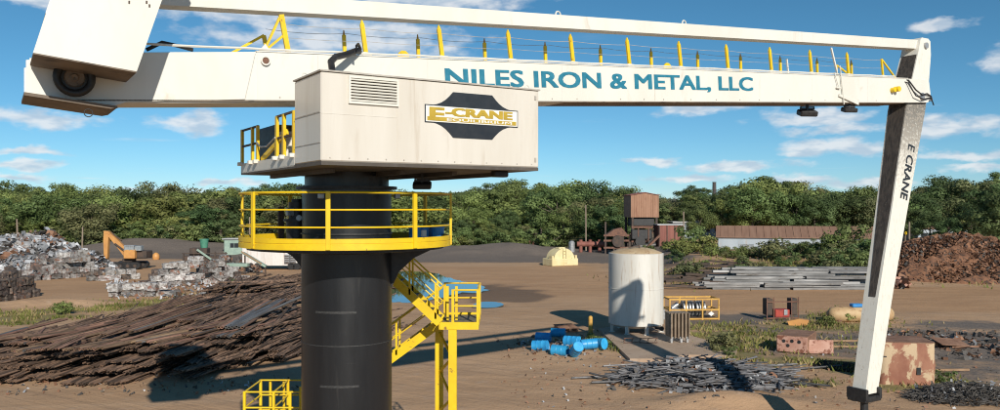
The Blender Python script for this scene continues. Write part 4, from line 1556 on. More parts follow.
# ------------------------------------------------------------------ blue drums
mb = MB()
prof = [(0.01, 0.0), (0.27, 0.0), (0.29, 0.015), (0.285, 0.03), (0.285, 0.28), (0.297, 0.30), (0.285, 0.32), (0.285, 0.56), (0.297, 0.58), (0.285, 0.60), (0.285, 0.86), (0.29, 0.875), (0.275, 0.885), (0.26, 0.86), (0.01, 0.86)]
mb.lathe(prof, 28)
drum_me = mb.mesh('drum', M['drum_blue'], 30)
# crushed variant
mb2 = MB()
mb2.lathe(prof, 28)
mb2.v = [(x * (0.62 if 0.15 < z < 0.75 else 0.85), y * 1.1, z + 0.10 * x * math.sin(4 * z)) for x, y, z in mb2.v]
drum2_me = mb2.mesh('drum', M['drum_blue'], 40)
# open ended (dark inside)
mb3 = MB()
mb3.lathe([(0.01, 0.03), (0.27, 0.03), (0.29, 0.015), (0.285, 0.03), (0.285, 0.28), (0.297, 0.30), (0.285, 0.32), (0.285, 0.56), (0.297, 0.58), (0.285, 0.60), (0.285, 0.87), (0.272, 0.87), (0.272, 0.05), (0.01, 0.05)], 28)
drum3_me = mb3.mesh('drum', M['drum_blue'], 30)
drums = [(533, 353, 85, 72, 1, 'blue steel drum lying alone in front of the dirt heap'), (552, 357, 90, 75, 2, 'open blue drum on its side with its dark mouth outward'),
         (574, 359, 60, 20, 0, 'blue drum lying end-on with its lid facing the yard'), (565, 351, 88, 62, 1, 'flattened blue drum lying across the middle of the drum heap'),
         (581, 354, 85, 105, 2, 'blue drum leaning against a bigger drum in the heap'), (595, 351, 80, 38, 1, 'dented blue drum beside the weeds next to the slab'),
         (536, 341, 90, 80, 1, 'crushed pale blue drum at the rear of the heap'), (551, 336, 90, 88, 0, 'blue drum lying flat behind the dirt heap'), (569, 346, 90, 100, 1, 'small crushed blue drum showing between other drums')]
for i, (px, py, tilt, yaw, kind, lab) in enumerate(drums):
    p = on_ground(px, py)
    o = link('drum', (drum_me, drum2_me, drum3_me)[kind], None)
    o.rotation_euler = Euler((R(tilt), R(rng.uniform(-8, 8)), R(yaw - 10)), 'XYZ')
    o.location = (p.x, p.y, p.z + 0.22)
    o.scale = (.92, .92, .95)
    if i == 8:
        o.scale = (0.7, 0.7, 0.7)
    tag(o, lab, 'drum', 'blue drums dumped on the yard')

# ------------------------------------------------------------------ generic litter builders


def sheet_stuff(name, n, placer, size, mats, label, cat, curl=0.35, seed=1, kind='stuff', slim=0.5):
    """many bent little sheets; placer(r) -> (x, y, z)"""
    r = random.Random(seed)
    m_ = MB()
    me = bpy.data.meshes.new(name)
    vs, fs, mi = [], [], []
    for i in range(n):
        c = Vector(placer(r))
        a = r.uniform(*size)
        b = a * r.uniform(slim * 0.4, slim * 1.6)
        rot = Euler((r.gauss(0, .7), r.gauss(0, .7), r.uniform(0, 6.28))).to_matrix()
        k = r.uniform(-curl, curl) * a
        pts = [(-a / 2, -b / 2, 0), (0, -b / 2, k), (a / 2, -b / 2, 0), (a / 2, b / 2, 0), (0, b / 2, k), (-a / 2, b / 2, 0)]
        o_ = len(vs)
        vs += [tuple(rot @ Vector(p) + c) for p in pts]
        fs += [(o_, o_ + 1, o_ + 4, o_ + 5), (o_ + 1, o_ + 2, o_ + 3, o_ + 4)]
        g_ = r.choices(range(len(mats)), [x[1] for x in mats])[0]
        mi += [g_, g_]
    me.from_pydata(vs, [], fs)
    for x in mats:
        me.materials.append(M[x[0]])
    me.polygons.foreach_set('material_index', mi)
    me.update()
    o_ = link(name, me)
    tag(o_, label, cat, kind=kind)
    return o_


def mound(name, c, rx, ry, h, matl, seed=1, nr=18, na=56, label=None, cat=None, kind=None, rough=0.25):
    """irregular heap body"""
    r = random.Random(seed)
    ph = [r.uniform(0, 6.28) for _ in range(6)]
    vs, fs = [], []
    for k in range(nr + 1):
        t_ = k / nr
        for i in range(na):
            a = 2 * math.pi * i / na
            e = 1 + 0.10 * math.sin(3 * a + ph[0]) + 0.06 * math.sin(7 * a + ph[1])
            hh_ = h * (1 - t_ ** 1.6) * (1 + 0.12 * math.sin(4 * a + ph[2] + 5 * t_)) + r.uniform(-rough, rough) * (0.3 + 0.7 * (t_ < 0.97)) * 0.5
            x, y = c[0] + rx * t_ * e * math.cos(a), c[1] + ry * t_ * e * math.sin(a)
            vs.append((x, y, (hh_ if k < nr else -0.2) + gz(x, y)))
    for k in range(nr):
        for i in range(na):
            fs.append((k * na + i, k * na + (i + 1) % na, (k + 1) * na + (i + 1) % na, (k + 1) * na + i))
    m_ = MB()
    m_.add(vs, fs)
    o_ = m_.build(name, M[matl])
    if label:
        tag(o_, label, cat, kind=kind)
    return o_


# ------------------------------------------------------------------ pipe stack on the left


def pipe_stack():
    r = random.Random(21)
    pipes = []
    # three overlapping rows of pipes, all lying roughly along the view, stacked in layers
    rows = [  # x0, x1, front y, length range, layers, base, skew deg
        (-24.5, -12.2, 35.0, (2.5, 8), 13, 0.0, 7),
        (-20.8, -10.0, 38.5, (8, 14), 15, 0.05, 2),
        (-24.5, -13.0, 40.0, (5, 10), 10, 0.0, 8),
        (-26.5, -19.5, 38.5, (3, 8), 11, 0.0, 10),
        (-19.5, -12.0, 47.0, (8, 14), 13, 0.0, 4),
        (-24.0, -14.5, 59.0, (4, 9), 16, 0.0, 18)]
    for ri, (x0, x1, yf, ln, lay, base, sk) in enumerate(rows):
        for L in range(lay):
            inset = 0.15 * L
            x = x0 + inset + r.uniform(0, .2)
            left = 0
            while x < x1 - inset:
                if left <= 0:           # next bundle: pipes of one size lying together
                    left = r.randint(3, 13)
                    rad = r.choice((0.032, 0.038, 0.045, 0.045, 0.052, 0.06, 0.075))
                    l = r.uniform(*ln)
                    by = r.uniform(-1.9, 2.4) + 0.12 * L
                    bang = r.gauss(0, 4.5) + (r.uniform(-30, 30) if r.random() < .10 else 0) + (r.gauss(0, 26) if ri == 5 else 0)
                    bz = r.uniform(-.05, .08)
                    bdz = r.gauss(0, .025)
                    if L > 3 and r.random() < .16:
                        x += r.uniform(.4, .9)
                        left = 0
                        continue
                left -= 1
                y = yf + by + r.uniform(-.16, .16) + (0.07 * (x - x0) if ri == 0 else 0)
                z = base + 0.07 + L * 0.105 + bz + r.uniform(-.015, .015)
                odd = r.random() < .06
                ang = R(sk + bang + r.gauss(0, .7) + (r.uniform(-25, 25) if odd else 0))
                pipes.append((x, y, z, rad, max(2.0, l + r.uniform(-.25, .25)), ang, bdz + r.gauss(0, .006) + (.03 if odd else 0), L, ri))
                x += rad * 2 + r.uniform(0.004, 0.03) + (r.uniform(.05, .25) if left == 0 else 0)
    # sort: those on top / in front show most
    def score(p):
        x, y, z, rad, l, ang, dz, L, ri = p
        mx = rows[ri][4]
        return (L / mx) * 2.0 - (y - 34) * 0.022 + rad * 6 + r.uniform(0, .35)
    pipes.sort(key=score, reverse=True)
    protos = {}
    stuff = MB()
    for i, (x, y, z, rad, l, ang, dz, L, ri) in enumerate(pipes):
        grey = r.random() < 0.035 or (ri == 1 and -13.6 < x < -12.7 and L > 11)
        g0 = 0.0
        if i < 300:
            lq = round(l)
            key = (rad, lq, grey)
            if key not in protos:
                m_ = MB()
                m_.pipe((0, 0, 0), (0, lq, 0), rad, 10, 0.2)
                protos[key] = m_.mesh('steel_pipe', M['grey_pipe' if grey else 'rust_pipe'], 40)
            o_ = link('steel_pipe', protos[key], None, (x, y, z + g0), (dz, 0, -ang))
            tag(o_, 'bare grey steel pipe among rusty ones in the long pipe stack' if grey else 'rusty brown steel pipe ' + ('in the front row of the stack', 'in the tall row left of the pedestal', 'in the second row of the stack', 'in the row ending beside the grass', 'in the middle row of the stack', 'in the tangled rear row of the stack')[ri], 'pipe', 'grey pipes in the pipe stack' if grey else 'rusty pipes in the pipe stack')
        else:
            d_ = Vector((math.sin(ang), math.cos(ang), math.sin(dz)))
            p_ = Vector((x, y, z + g0))
            stuff.pipe(p_, p_ + d_ * l, rad, 6, 0.2)
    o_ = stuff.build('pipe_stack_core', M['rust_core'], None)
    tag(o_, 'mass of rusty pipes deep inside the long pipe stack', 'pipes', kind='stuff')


pipe_stack()

# ------------------------------------------------------------------ bales


def bale_mesh(seed, sx_, sy_, sz_, matl):
    bm = bmesh.new()
    bmesh.ops.create_cube(bm, size=1)
    bmesh.ops.subdivide_edges(bm, edges=bm.edges[:], cuts=3, use_grid_fill=True)
    r = random.Random(seed)
    for v in bm.verts:
        v.co = Vector((v.co.x * sx_ + r.uniform(-.05, .05), v.co.y * sy_ + r.uniform(-.05, .05), (v.co.z + 0.5) * sz_ + r.uniform(-.04, .04)))
    me = bpy.data.meshes.new('scrap_bale')
    bm.to_mesh(me)
    bm.free()
    me.materials.append(M[matl])
    return me


bale_sets = {k: [bale_mesh(i + 10 * j, 0.72 + .17 * (i % 4), 0.8, 0.50 + .07 * (i % 3), k) for i in range(7)] for j, k in enumerate(('bale', 'bale_white', 'bale_dark'))}


def bale_wall(px0, px1, py, rows_, kinds, label, group, depth=1, yaw=0.0, taper=0.0, jit=0.10, n_off=0):
    p0, p1 = on_ground(px0, py[0]), on_ground(px1, py[1])
    dv = (p1 - p0)
    dv.z = 0
    L = dv.length
    dv.normalize()
    nv = Vector((-dv.y, dv.x, 0))
    rz = math.atan2(dv.y, dv.x)
    for dpt in range(depth):
        for k in range(rows_ - (1 if dpt == 0 and depth > 1 else 0)):
            x = k * taper + rng.uniform(0, .3)
            while x < L - k * taper * 0.6:
                if rng.random() > 0.06 + 0.07 * k:
                    kd = rng.choices([a for a, _ in kinds], [b for _, b in kinds])[0]
                    me = rng.choice(bale_sets[kd])
                    p = p0 + dv * x + nv * (dpt * 1.0 + rng.uniform(-jit, jit))
                    o_ = link('scrap_bale', me, None, (p.x, p.y, gz(p.x, p.y) + k * 0.55 - 0.02 + rng.uniform(-.05, .07)), (rng.uniform(-.05, .05), rng.uniform(-.06, .06), rz + rng.uniform(-.15, .15)))
                    tag(o_, label, 'scrap bale', group)
                x += 1.02 + rng.uniform(-.12, .12)


bale_wall(24, 102, (281, 276), 5, (('bale', 5), ('bale_white', 3), ('bale_dark', 1)), 'pressed grey scrap bale in the wall below the white scrap heap', 'bales below the scrap heap', 2, taper=0.5)
bale_wall(148, 246, (288, 281), 5, (('bale_white', 5), ('bale', 3), ('bale_dark', 1)), 'pressed pale scrap bale in the wall near the small conveyor', 'bales near the conveyor', 2, taper=0.7)
bale_wall(112, 178, (297, 297), 2, (('bale', 4), ('bale_white', 3)), 'flattened scrap bale in the low row beside the grass', 'low row of bales', 1, taper=0.4, jit=0.4)
bale_wall(-14, 36, (304, 296), 4, (('bale_dark', 1),), 'dark brown scrap bale in the rusty stack beside the orange berm', 'dark bales', 2, taper=0.6)
bale_wall(-10, 30, (292, 289), 5, (('bale_dark', 1),), 'dark brown scrap bale in the rusty stack beside the orange berm', 'dark bales', 1, taper=0.5)
bale_wall(92, 136, (281, 279), 2, (('bale', 2), ('bale_white', 2), ('bale_dark', 1)), 'grey scrap bale beside the tracks of the orange excavator', 'bales beside the excavator', 1, taper=0.4, jit=.3)

# loose heap of light scrap
hc = (-56.0, 95)
mound('scrap_heap_body', hc, 11.0, 7.5, 3.9, 'bale', 5, label='packed core of the white and grey loose scrap heap', cat='scrap heap', kind='stuff', rough=0.6)


def heap_placer(c, rx, ry, h, e=1.6):
    def f(r):
        a = r.uniform(0, 6.28)
        t_ = math.sqrt(r.random())
        x, y = c[0] + rx * t_ * math.cos(a), c[1] + ry * t_ * math.sin(a)
        return (x, y, gz(x, y) + h * (1 - t_ ** e) + r.uniform(-.1, .3))
    return f


mat('sheet_white', (0.50, 0.52, 0.55), (0.36, 0.37, 0.39), 1.5, 0.5)
mat('sheet_grey', (0.17, 0.18, 0.19), (0.27, 0.28, 0.30), 1.5, 0.5)
mat('sheet_dark', (0.06, 0.055, 0.052), (0.11, 0.10, 0.09), 1.5, 0.7)
mat('sheet_brown', (0.20, 0.10, 0.06), (0.28, 0.15, 0.09), 1.5, 0.8)
sheet_stuff('loose_scrap', 3600, heap_placer(hc, 11.2, 7.6, 4.0), (0.35, 1.3), (('sheet_white', 5), ('sheet_grey', 4), ('sheet_dark', 2), ('sheet_brown', 2)), 'loose white and grey sheet scrap heaped behind the bales', 'scrap', seed=3)
sheet_stuff('loose_scrap', 900, heap_placer((-54.5, 97), 5, 4.5, 4.6), (0.3, 1.2), (('sheet_dark', 5), ('sheet_brown', 2), ('sheet_white', 1)), 'dark tangled scrap on the crest of the white scrap heap', 'scrap', seed=4)
sheet_stuff('loose_scrap', 380, lambda r: (lambda p: (p.x, p.y, p.z + r.uniform(0, .35)))(on_ground(r.uniform(108, 240), r.uniform(282, 300))), (0.2, 0.6), (('sheet_white', 4), ('sheet_grey', 3), ('sheet_brown', 2)), 'loose pale scrap spilled along the foot of the low bale rows', 'scrap', seed=5)

# rusty turnings heap on the right
hc2 = on_ground(985, 284)
hc2 = (hc2.x + 1.0, hc2.y + 6)
mound('rust_heap_body', hc2, 10.5, 6.0, 3.45, 'rust_heap', 8, label='solid core of the rusty shredded scrap heap', cat='scrap heap', kind='stuff', rough=0.9)
sheet_stuff('rust_scrap', 17000, heap_placer(hc2, 10.6, 6.1, 3.65), (0.10, 0.42), (('rust_heap', 6), ('sheet_brown', 3), ('sheet_dark', 2)), 'rusty shredded scrap covering the heap beside the earth road', 'scrap', seed=9)
sheet_stuff('rust_scrap', 220, lambda r: (lambda p: (p.x, p.y, p.z + r.uniform(0, .5)))(on_ground(r.uniform(878, 908), r.uniform(280, 289))), (0.3, 1.1), (('sheet_brown', 3), ('sheet_dark', 2), ('pink_rust', 2)), 'mixed rusty offcuts lying at the foot of the rusty heap', 'scrap', seed=10)

# ------------------------------------------------------------------ stack of long steel sections on the right
r = random.Random(5)
secs = {}
for L in (5, 7, 9):
    m_ = MB()
    m_.box((0, -.19, 0.10), (L, 0.03, 0.20))
    m_.box((0, .19, 0.10), (L, 0.03, 0.20))
    m_.box((0, 0, 0.19), (L, 0.36, 0.025))
    secs[L] = m_.mesh('steel_section', M['steel_section'])
secs_dark = secs[5].copy()
secs_dark.materials.clear()
secs_dark.materials.append(M['dark_steel'])
base = on_ground(780, 290)
xend = G(872, 290).x
for row in range(6):
    for k in range((3, 5, 7, 8, 8, 8)[row]):
        x = base.x - 6.5 + row * 0.1 + r.uniform(-1.5, 1.5) + k * 0.35
        while x < xend - 3:
            L = r.choice((5, 7, 7, 9))
            L = min([q for q in (5, 7, 9) if q >= min(L, xend - x - .5)] or [5])
            y = base.y + row * 0.75 + r.uniform(-.12, .12)
            o = link('steel_section', secs[L], None, (x + L / 2, y, gz(base.x, base.y) * 0.5 + 0.02 + k * 0.23), (r.uniform(-.02, .02), r.uniform(-.012, .012), r.gauss(0, .02)))
            tag(o, ('short', 'medium length', 'long')[(5, 7, 9).index(L)] + ' grey steel section ' + ('at the bottom' if k < 2 else 'midway up' if k < 6 else 'on top') + ' of the stack beside the earth road', 'steel section', 'stacked steel sections')
            x += L + r.uniform(0.1, .5)
for i in range(16):
    px, py = r.uniform(672, 740), r.uniform(276, 290)
    p = on_ground(px, py)
    o = link('steel_section', secs[5], None, (p.x, p.y, p.z + r.uniform(.1, .7)), (r.uniform(-.2, .2), r.uniform(-.08, .08), r.gauss(0.1, .25)))
    o.data = secs_dark
    tag(o, 'loose steel section lying askew at the ragged end of the stack', 'steel section', 'loose steel sections')

# ------------------------------------------------------------------ tangled bars in the foreground
r = random.Random(14)
bar_me = {}
for L in (1.2, 1.8, 2.6, 3.6):
    for rad in (0.028, 0.045):
        m_ = MB()
        m_.pipe((-L / 2, 0, 0), (L / 2, 0, 0), rad, 8, .25)
        bar_me[(L, rad)] = m_.mesh('scrap_bar', M['scrap_bar'], 40)


def pile_h(x, y, c, rx, ry, h):
    return h * max(0.0, 1 - ((x - c[0]) / rx) ** 2 - ((y - c[1]) / ry) ** 2)


pc = on_ground(702, 381)
prx, pry, ph_ = 3.7, 2.6, 0.75
stuff = MB()
nbar = 0
for i in range(620):
    a = r.uniform(0, 6.28)
    t_ = math.sqrt(r.random())
    x, y = pc.x + prx * t_ * math.cos(a), pc.y + pry * t_ * math.sin(a)
    h = pile_h(x, y, pc, prx, pry, ph_)
    z = gz(x, y) + h * r.uniform(0.35, 1.0) + 0.05
    L = r.choice((1.2, 1.8, 2.6, 2.6, 3.6)) if i < 110 else r.choice((0.8, 1.2, 1.8))
    rad = r.choice((0.028, 0.045))
    yaw = r.gauss(0.1, 0.45) if r.random() < .6 else r.uniform(0, 3.14)
    pit = r.gauss(0, .12)
    if i < 110:
        z = gz(x, y) + h * r.uniform(0.8, 1.0) + 0.07
        o = link('scrap_bar', bar_me[(L, rad)], None, (x, y, z), (0, pit, yaw))
        tag(o, ('thin' if rad < .03 else 'thick') + ' grey steel bar ' + ('very short', 'short', 'middling', 'long')[(1.2, 1.8, 2.6, 3.6).index(L)] + ', in the tangled pile before the slab', 'steel bar', 'bars in the tangled pile')
    else:
        d_ = Vector((math.cos(yaw) * math.cos(pit), math.sin(yaw) * math.cos(pit), -math.sin(pit))) * (L / 2)
        p_ = Vector((x, y, z))
        stuff.pipe(p_ - d_, p_ + d_, rad * 0.8, 6, .25)
o = stuff.build('scrap_tangle', M['scrap_bar'])
tag(o, 'dense tangle of short grey bars under the long ones', 'scrap', kind='stuff')
sheet_stuff('scrap_tangle', 520, lambda r_: (lambda x, y: (x, y, gz(x, y) + pile_h(x, y, pc, prx, pry, ph_ * .8) + r_.uniform(0, .1)))(pc.x + r_.gauss(0, 1.7), pc.y + r_.gauss(0, 1.1)), (0.12, 0.5), (('sheet_grey', 3), ('sheet_dark', 4), ('sheet_white', 1), ('sheet_brown', 2)), 'small sheet offcuts scattered through the tangled bar pile', 'scrap', seed=15)
for px, py, L, yaw in ((612, 379, 3.6, 8), (622, 385, 2.6, 2), (798, 386, 2.6, -38), (806, 371, 3.6, 12), (790, 385, 1.8, 80), (770, 368, 2.6, 4), (760, 373, 3.6, -3), (640, 366, 3.6, 10)):
    p = on_ground(px, py)
    o = link('scrap_bar', bar_me[(L, 0.045)], None, (p.x, p.y, p.z + 0.10), (0, R(-1.5), R(yaw)))
    tag(o, 'stray steel bar sticking out beyond the edge of the tangled pile', 'steel bar', 'stray bars round the pile')

# dark wire heap lower right
wc = on_ground(968, 400)
stuff = MB()
for i in range(900):
    a, t_ = r.uniform(0, 6.28), math.sqrt(r.random())
    x, y = wc.x + 2.3 * t_ * math.cos(a), wc.y + 1.1 * t_ * math.sin(a)
    h = 0.55 * (1 - t_ ** 1.5)
    yaw, L = r.uniform(0, 6.28), r.uniform(.3, 1.1)
    p_ = Vector((x, y, gz(x, y) + h + r.uniform(0, .12)))
    stuff.path([p_ + Vector((math.cos(yaw) * L * s_ + r.uniform(-.1, .1), math.sin(yaw) * L * s_ + r.uniform(-.1, .1), r.uniform(-.1, .1))) for s_ in (-.5, -.17, .17, .5)], r.uniform(.008, .02), 4)
o = stuff.build('wire_heap', M['sheet_dark'])
tag(o, 'low heap of dark tangled wire and cable beside the rusty container', 'scrap', kind='stuff')
sheet_stuff('wire_heap', 150, heap_placer(wc, 2.3, 1.15, .55), (0.05, 0.2), (('sheet_dark', 5), ('sheet_grey', 3), ('sheet_white', 1)), 'bright and dark metal scraps mixed into the wire heap', 'scrap', seed=16)

# ------------------------------------------------------------------ rusty things on the right
v0 = on_ground(911, 386)
ves = empty('rusty_container', (v0.x, v0.y + 0.95, v0.z), R(-7), 'squared steel container with rounded corners and cream paint peeling to rust', 'container')
vw, vd, vh, vc = 1.16, 0.95, 1.76, 0.32


def rounded(w_, d_, c_, k_=6):
    out = []
    for cx_, cy_, a0 in ((w_ - c_, d_ - c_, 0), (-w_ + c_, d_ - c_, 90), (-w_ + c_, -d_ + c_, 180), (w_ - c_, -d_ + c_, 270)):
        out += [(cx_ + c_ * math.cos(R(a0 + 90 * q / k_)), cy_ + c_ * math.sin(R(a0 + 90 * q / k_))) for q in range(k_ + 1)]
    return out


mb = MB()
ring = rounded(vw, vd, vc)
nn = len(ring)
lev = (0.0, 0.4, 0.8, 1.2, 1.6, vh)
for z_ in lev:
    mb.v += [(x * (1 + .012 * math.sin(5 * z_ + 3 * y)), y * (1 + .015 * math.sin(4 * z_ + 4 * x)), z_) for x, y in ring]
for k in range(len(lev) - 1):
    mb.f += [(k * nn + i, k * nn + (i + 1) % nn, (k + 1) * nn + (i + 1) % nn, (k + 1) * nn + i) for i in range(nn)]
mb.f += [tuple(range(nn - 1, -1, -1))]
mb.build('container_shell', M['peeling_vessel'], ves, smooth=40)
mb = MB()
mb.prism(rounded(vw - .01, vd - .01, vc), vh - .02, vh + .035, 'z')
mb.build('container_lid', M['rust_plate'], ves)
mb = MB()
mb.box((0.42, -vd - .005, 0.60), (0.16, 0.06, 0.30))
mb.build('access_hole', M['black_steel'], ves)
mb = MB()
mb.box((-0.90, -vd + .04, 1.18), (0.22, 0.10, 0.05))
mb.build('slot', M['black_steel'], ves)

# pink rusty cabinet with its front off
b0 = on_ground(800, 354)
cab = empty('rusty_cabinet', (b0.x - 0.3, b0.y + 0.2, b0.z), R(-31), 'pink rusty steel cabinet lying on its back near the slab', 'cabinet')
mb = MB()
mb.cbox((0, 1.0, 0.45), (1.55, 2.3, 0.85), 0.03)
mb.build('cabinet_body', M['rust_plate'], cab)
mb = MB()
mb.cbox((0, -0.17, 0.45), (1.5, 0.05, 0.80), 0.015)
fr = mb.build('cabinet_front', M['pink_rust'], cab)
for x_, z_ in ((-0.4, .6), (0, .62), (0.35, .6), (-.2, .38)):
    mb = MB()
    mb.tube((x_, -0.21, z_), (x_, -0.18, z_), 0.09, 12)
    mb.build('knockout', M['black_steel'], fr)
b1 = on_ground(818, 354.5)
mb = MB()
mb.cbox((0, 0, 0.36), (1.45, 0.35, 0.70), 0.03)
mb.cbox((0, -0.19, 0.36), (1.30, 0.03, 0.56), 0.01)
o = mb.build('rusty_crate', M['pink_rust'], None)
o.location, o.rotation_euler = (b1.x + 0.05, b1.y + 0.1, b1.z), (R(-8), 0, R(-6))
tag(o, 'shallow pink rusty crate standing beside the pink cabinet', 'crate')

# red caged cart
b0 = on_ground(782, 320)
cart = empty('red_cart', (b0.x, b0.y + .4, b0.z), R(6), 'small rusty framed cart with a red box and two upright posts', 'cart')
mb = MB()
mb.cbox((0, 0, 0.42), (1.0, 0.8, 0.5), 0.03)
mb.build('red_box', M['red_paint'], cart)
for x_ in (-0.85, 0.85):
    mb = MB()
    mb.cbox((x_, 0, 0.85), (0.42, 0.7, 1.1), 0.04)
    mb.build('side_unit', M['dark_steel'], cart)
    for dx in (-0.24, 0.24):
        mb = MB()
        mb.bar((x_ + dx, -0.42, 0), (x_ + dx, -0.42, 1.5), 0.06, 0.06)
        mb.build('upright', M['rust_frame'], cart)
for z_ in (0.12, 1.2):
    mb = MB()
    mb.bar((-1.1, -0.42, z_), (1.1, -0.42, z_), 0.06, 0.07)
    mb.build('frame_rail', M['rust_frame'], cart)
mb = MB()
mb.cbox((0.2, -0.44, 0.5), (0.24, 0.03, 0.36), 0.01)
mb.build('plate', M['galvanised'], cart)
b0 = on_ground(797, 325)
m_ = MB()
m_.prism([(-0.5, 0), (0.55, 0), (0.7, 0.36), (0.1, 0.42), (-0.6, 0.25)], -0.25, 0.25, 'y')
o = m_.build('orange_scoop', M['orange_paint'], None)
o.location, o.rotation_euler = b0, (0, 0, R(-15))
tag(o, 'bent orange steel scoop lying beside the red cart', 'scoop')

# long tan tank behind the stick
b0 = on_ground(864, 323)
tt = empty('tan_tank', (b0.x, b0.y + .5, b0.z), R(4), 'long tan horizontal tank lying on the ground behind the stick', 'tank')
mb = MB()
prof = [(0.01, -2.2), (0.25, -2.16), (0.42, -2.0), (0.5, -1.7), (0.5, 1.7), (0.42, 2.0), (0.25, 2.16), (0.01, 2.2)]
mb.lathe(prof, 24)
mb.v = [(z, y, x + 0.5) for x, y, z in mb.v]
mb.build('tank_body', M['tan_tank'], tt, smooth=45)
mb = MB()
mb.cbox((-0.3, 0, 1.08), (0.7, 0.5, 0.22), 0.05)
mb.build('blue_cap', M['blue_water_drum'], tt)
mb = MB()
for x_ in (-1.6, 1.6):
    mb.box((x_, 0, 0.08), (0.25, 0.9, 0.2))
mb.build('saddle', M['rust_frame'], tt)

# rusty sheet and offcuts
b0 = on_ground(950, 350)
m_ = MB()
m_.cbox((0, 0, 0.28), (1.7, 1.1, 0.04), 0.01, (R(12), R(5), 0))
m_.box((-0.6, 0.35, 0.12), (0.25, 0.2, 0.25))
m_.box((0.55, -0.4, 0.08), (1.5, 0.08, 0.08))
o = m_.build('rusty_sheet', M['rust_plate'], None)
o.location, o.rotation_euler = b0, (0, 0, R(8))
tag(o, 'rusty steel sheet propped up on the dirt beyond the rusty container', 'steel sheet')
sheet_stuff('yard_debris', 420, lambda r_: (lambda p: (p.x, p.y, p.z + .04))(on_ground(r_.uniform(885, 1000), r_.uniform(330, 360))), (0.1, 0.5), (('sheet_dark', 5), ('sheet_brown', 3), ('sheet_grey', 1)), 'dark offcuts strewn over the dirt behind the rusty container', 'debris', seed=20)
sheet_stuff('yard_debris', 520, lambda r_: (lambda p: (p.x, p.y, p.z + .02))(on_ground(r_.uniform(500, 1000), r_.uniform(335, 412))), (0.05, 0.20), (('sheet_dark', 3), ('sheet_brown', 3), ('sheet_white', 2), ('rust_plate', 3)), 'small bits of scrap scattered over the open yard', 'debris', seed=21)
sheet_stuff('yard_debris', 520, lambda r_: (lambda p: (p.x, p.y, p.z + .05))(on_ground(r_.gauss(562, 22), r_.gauss(348, 6))), (0.06, 0.28), (('sheet_dark', 4), ('sheet_brown', 3), ('sheet_white', 1), ('sheet_grey', 2)), 'rubble and scraps between the blue drums', 'debris', seed=22)
sheet_stuff('yard_debris', 260, lambda r_: (lambda p: (p.x, p.y, p.z + .05))(on_ground(r_.uniform(0, 300), r_.uniform(376, 396))), (0.05, 0.22), (('sheet_dark', 4), ('sheet_brown', 4), ('sheet_white', 1)), 'small scraps at the foot of the pipe stack', 'debris', seed=23)
# cast shadow of unknown source, painted as a flat black sheet
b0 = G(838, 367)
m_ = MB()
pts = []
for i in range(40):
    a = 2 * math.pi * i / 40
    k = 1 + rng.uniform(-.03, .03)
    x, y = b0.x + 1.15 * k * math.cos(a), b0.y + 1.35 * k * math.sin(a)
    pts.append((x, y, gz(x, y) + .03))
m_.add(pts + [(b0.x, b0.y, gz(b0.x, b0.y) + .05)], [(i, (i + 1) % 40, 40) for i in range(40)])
o = m_.build('painted_shadow', M['shadow_black'])
tag(o, 'round black painted shadow on the ground near the stick', 'ground', kind='structure')

# long timbers in the dirt by the panel
for i, (px, py, L, yaw) in enumerate(((850, 343, 3.4, 2), (850, 348, 3.0, -2), (935, 371, 3.2, 3))):
    p = on_ground(px, py)
    m_ = MB()
    m_.cbox((0, 0, .06), (L, .14, .1), .01)
    o = m_.build('timber', M['timber'], None)
    o.location, o.rotation_euler = p, (0, 0, R(yaw))
    tag(o, ('weathered timber on the ground beyond the pink panel', 'weathered timber closer to the painted shadow', 'thin timber lying in the dirt beside the rusty container')[i], 'timber')

# low wooden pallet heap beside the drums
b0 = on_ground(566, 331)
m_ = MB()
for i in range(5):
    m_.box((0, -0.5 + .25 * i, .28), (1.2, .14, .04))
for x_ in (-.5, 0, .5):
    m_.box((x_, 0, .14), (.1, 1.1, .22))
o = m_.build('pallet', M['rust_plate'])
o.location, o.rotation_euler = b0, (R(6), 0, R(20))
tag(o, 'reddish broken pallet lying in shade behind the blue drums', 'pallet')

# ------------------------------------------------------------------ excavator
e0 = on_ground(128, 270)
exc = empty('material_handler', (e0.x - 0.4, e0.y + 1.2, e0.z + .1), 0, 'orange tracked excavator with folded arm beside the bale wall', 'excavator')
for y_ in (-1.1, 1.1):
    mb = MB()
    mb.prism([(-1.9, 0.25), (-1.6, 0.0), (1.6, 0.0), (1.9, 0.25), (1.9, 0.55), (1.6, 0.8), (-1.6, 0.8), (-1.9, 0.55)], y_ - 0.28, y_ + 0.28, 'y')
    tk = mb.build('track', M['black_steel'], exc)
    for x_ in (-1.3, -0.45, 0.45, 1.3):
        mb = MB()
        mb.tube((x_, y_ - 0.31, 0.36), (x_, y_ + 0.31, 0.36), 0.2, 12)
        mb.build('roller', M['dark_steel'], tk)
mb = MB()
mb.cbox((0, 0, 0.95), (1.2, 1.2, 0.4), .05)
mb.build('turntable', M['dark_steel'], exc)
mb = MB()
mb.cbox((1.0, 0.35, 1.65), (2.6, 1.9, 0.9), 0.10)
mb.build('engine_deck', M['dark_steel'], exc)
mb = MB()
mb.cbox((0.55, -0.95, 1.75), (1.35, 0.7, 1.1), 0.08)
mb.build('side_body', M['orange_paint'], exc)
mb = MB()
mb.cbox((0.55, -0.95, 2.75), (1.25, 0.72, 0.12), 0.03)
for x_, y_ in ((0.0, -1.27), (1.12, -1.27), (0.0, -0.62), (1.12, -0.62), (.62, -1.27)):
    mb.bar((x_, y_, 2.2), (x_, y_, 2.75), 0.09, 0.09)
cb = mb.build('cab_frame', M['galvanised'], exc)
mb = MB()
mb.cbox((0.55, -0.95, 2.48), (1.08, 0.6, 0.5), 0.02)
mb.build('cab_glass', M['pane_light'], cb)
mb = MB()
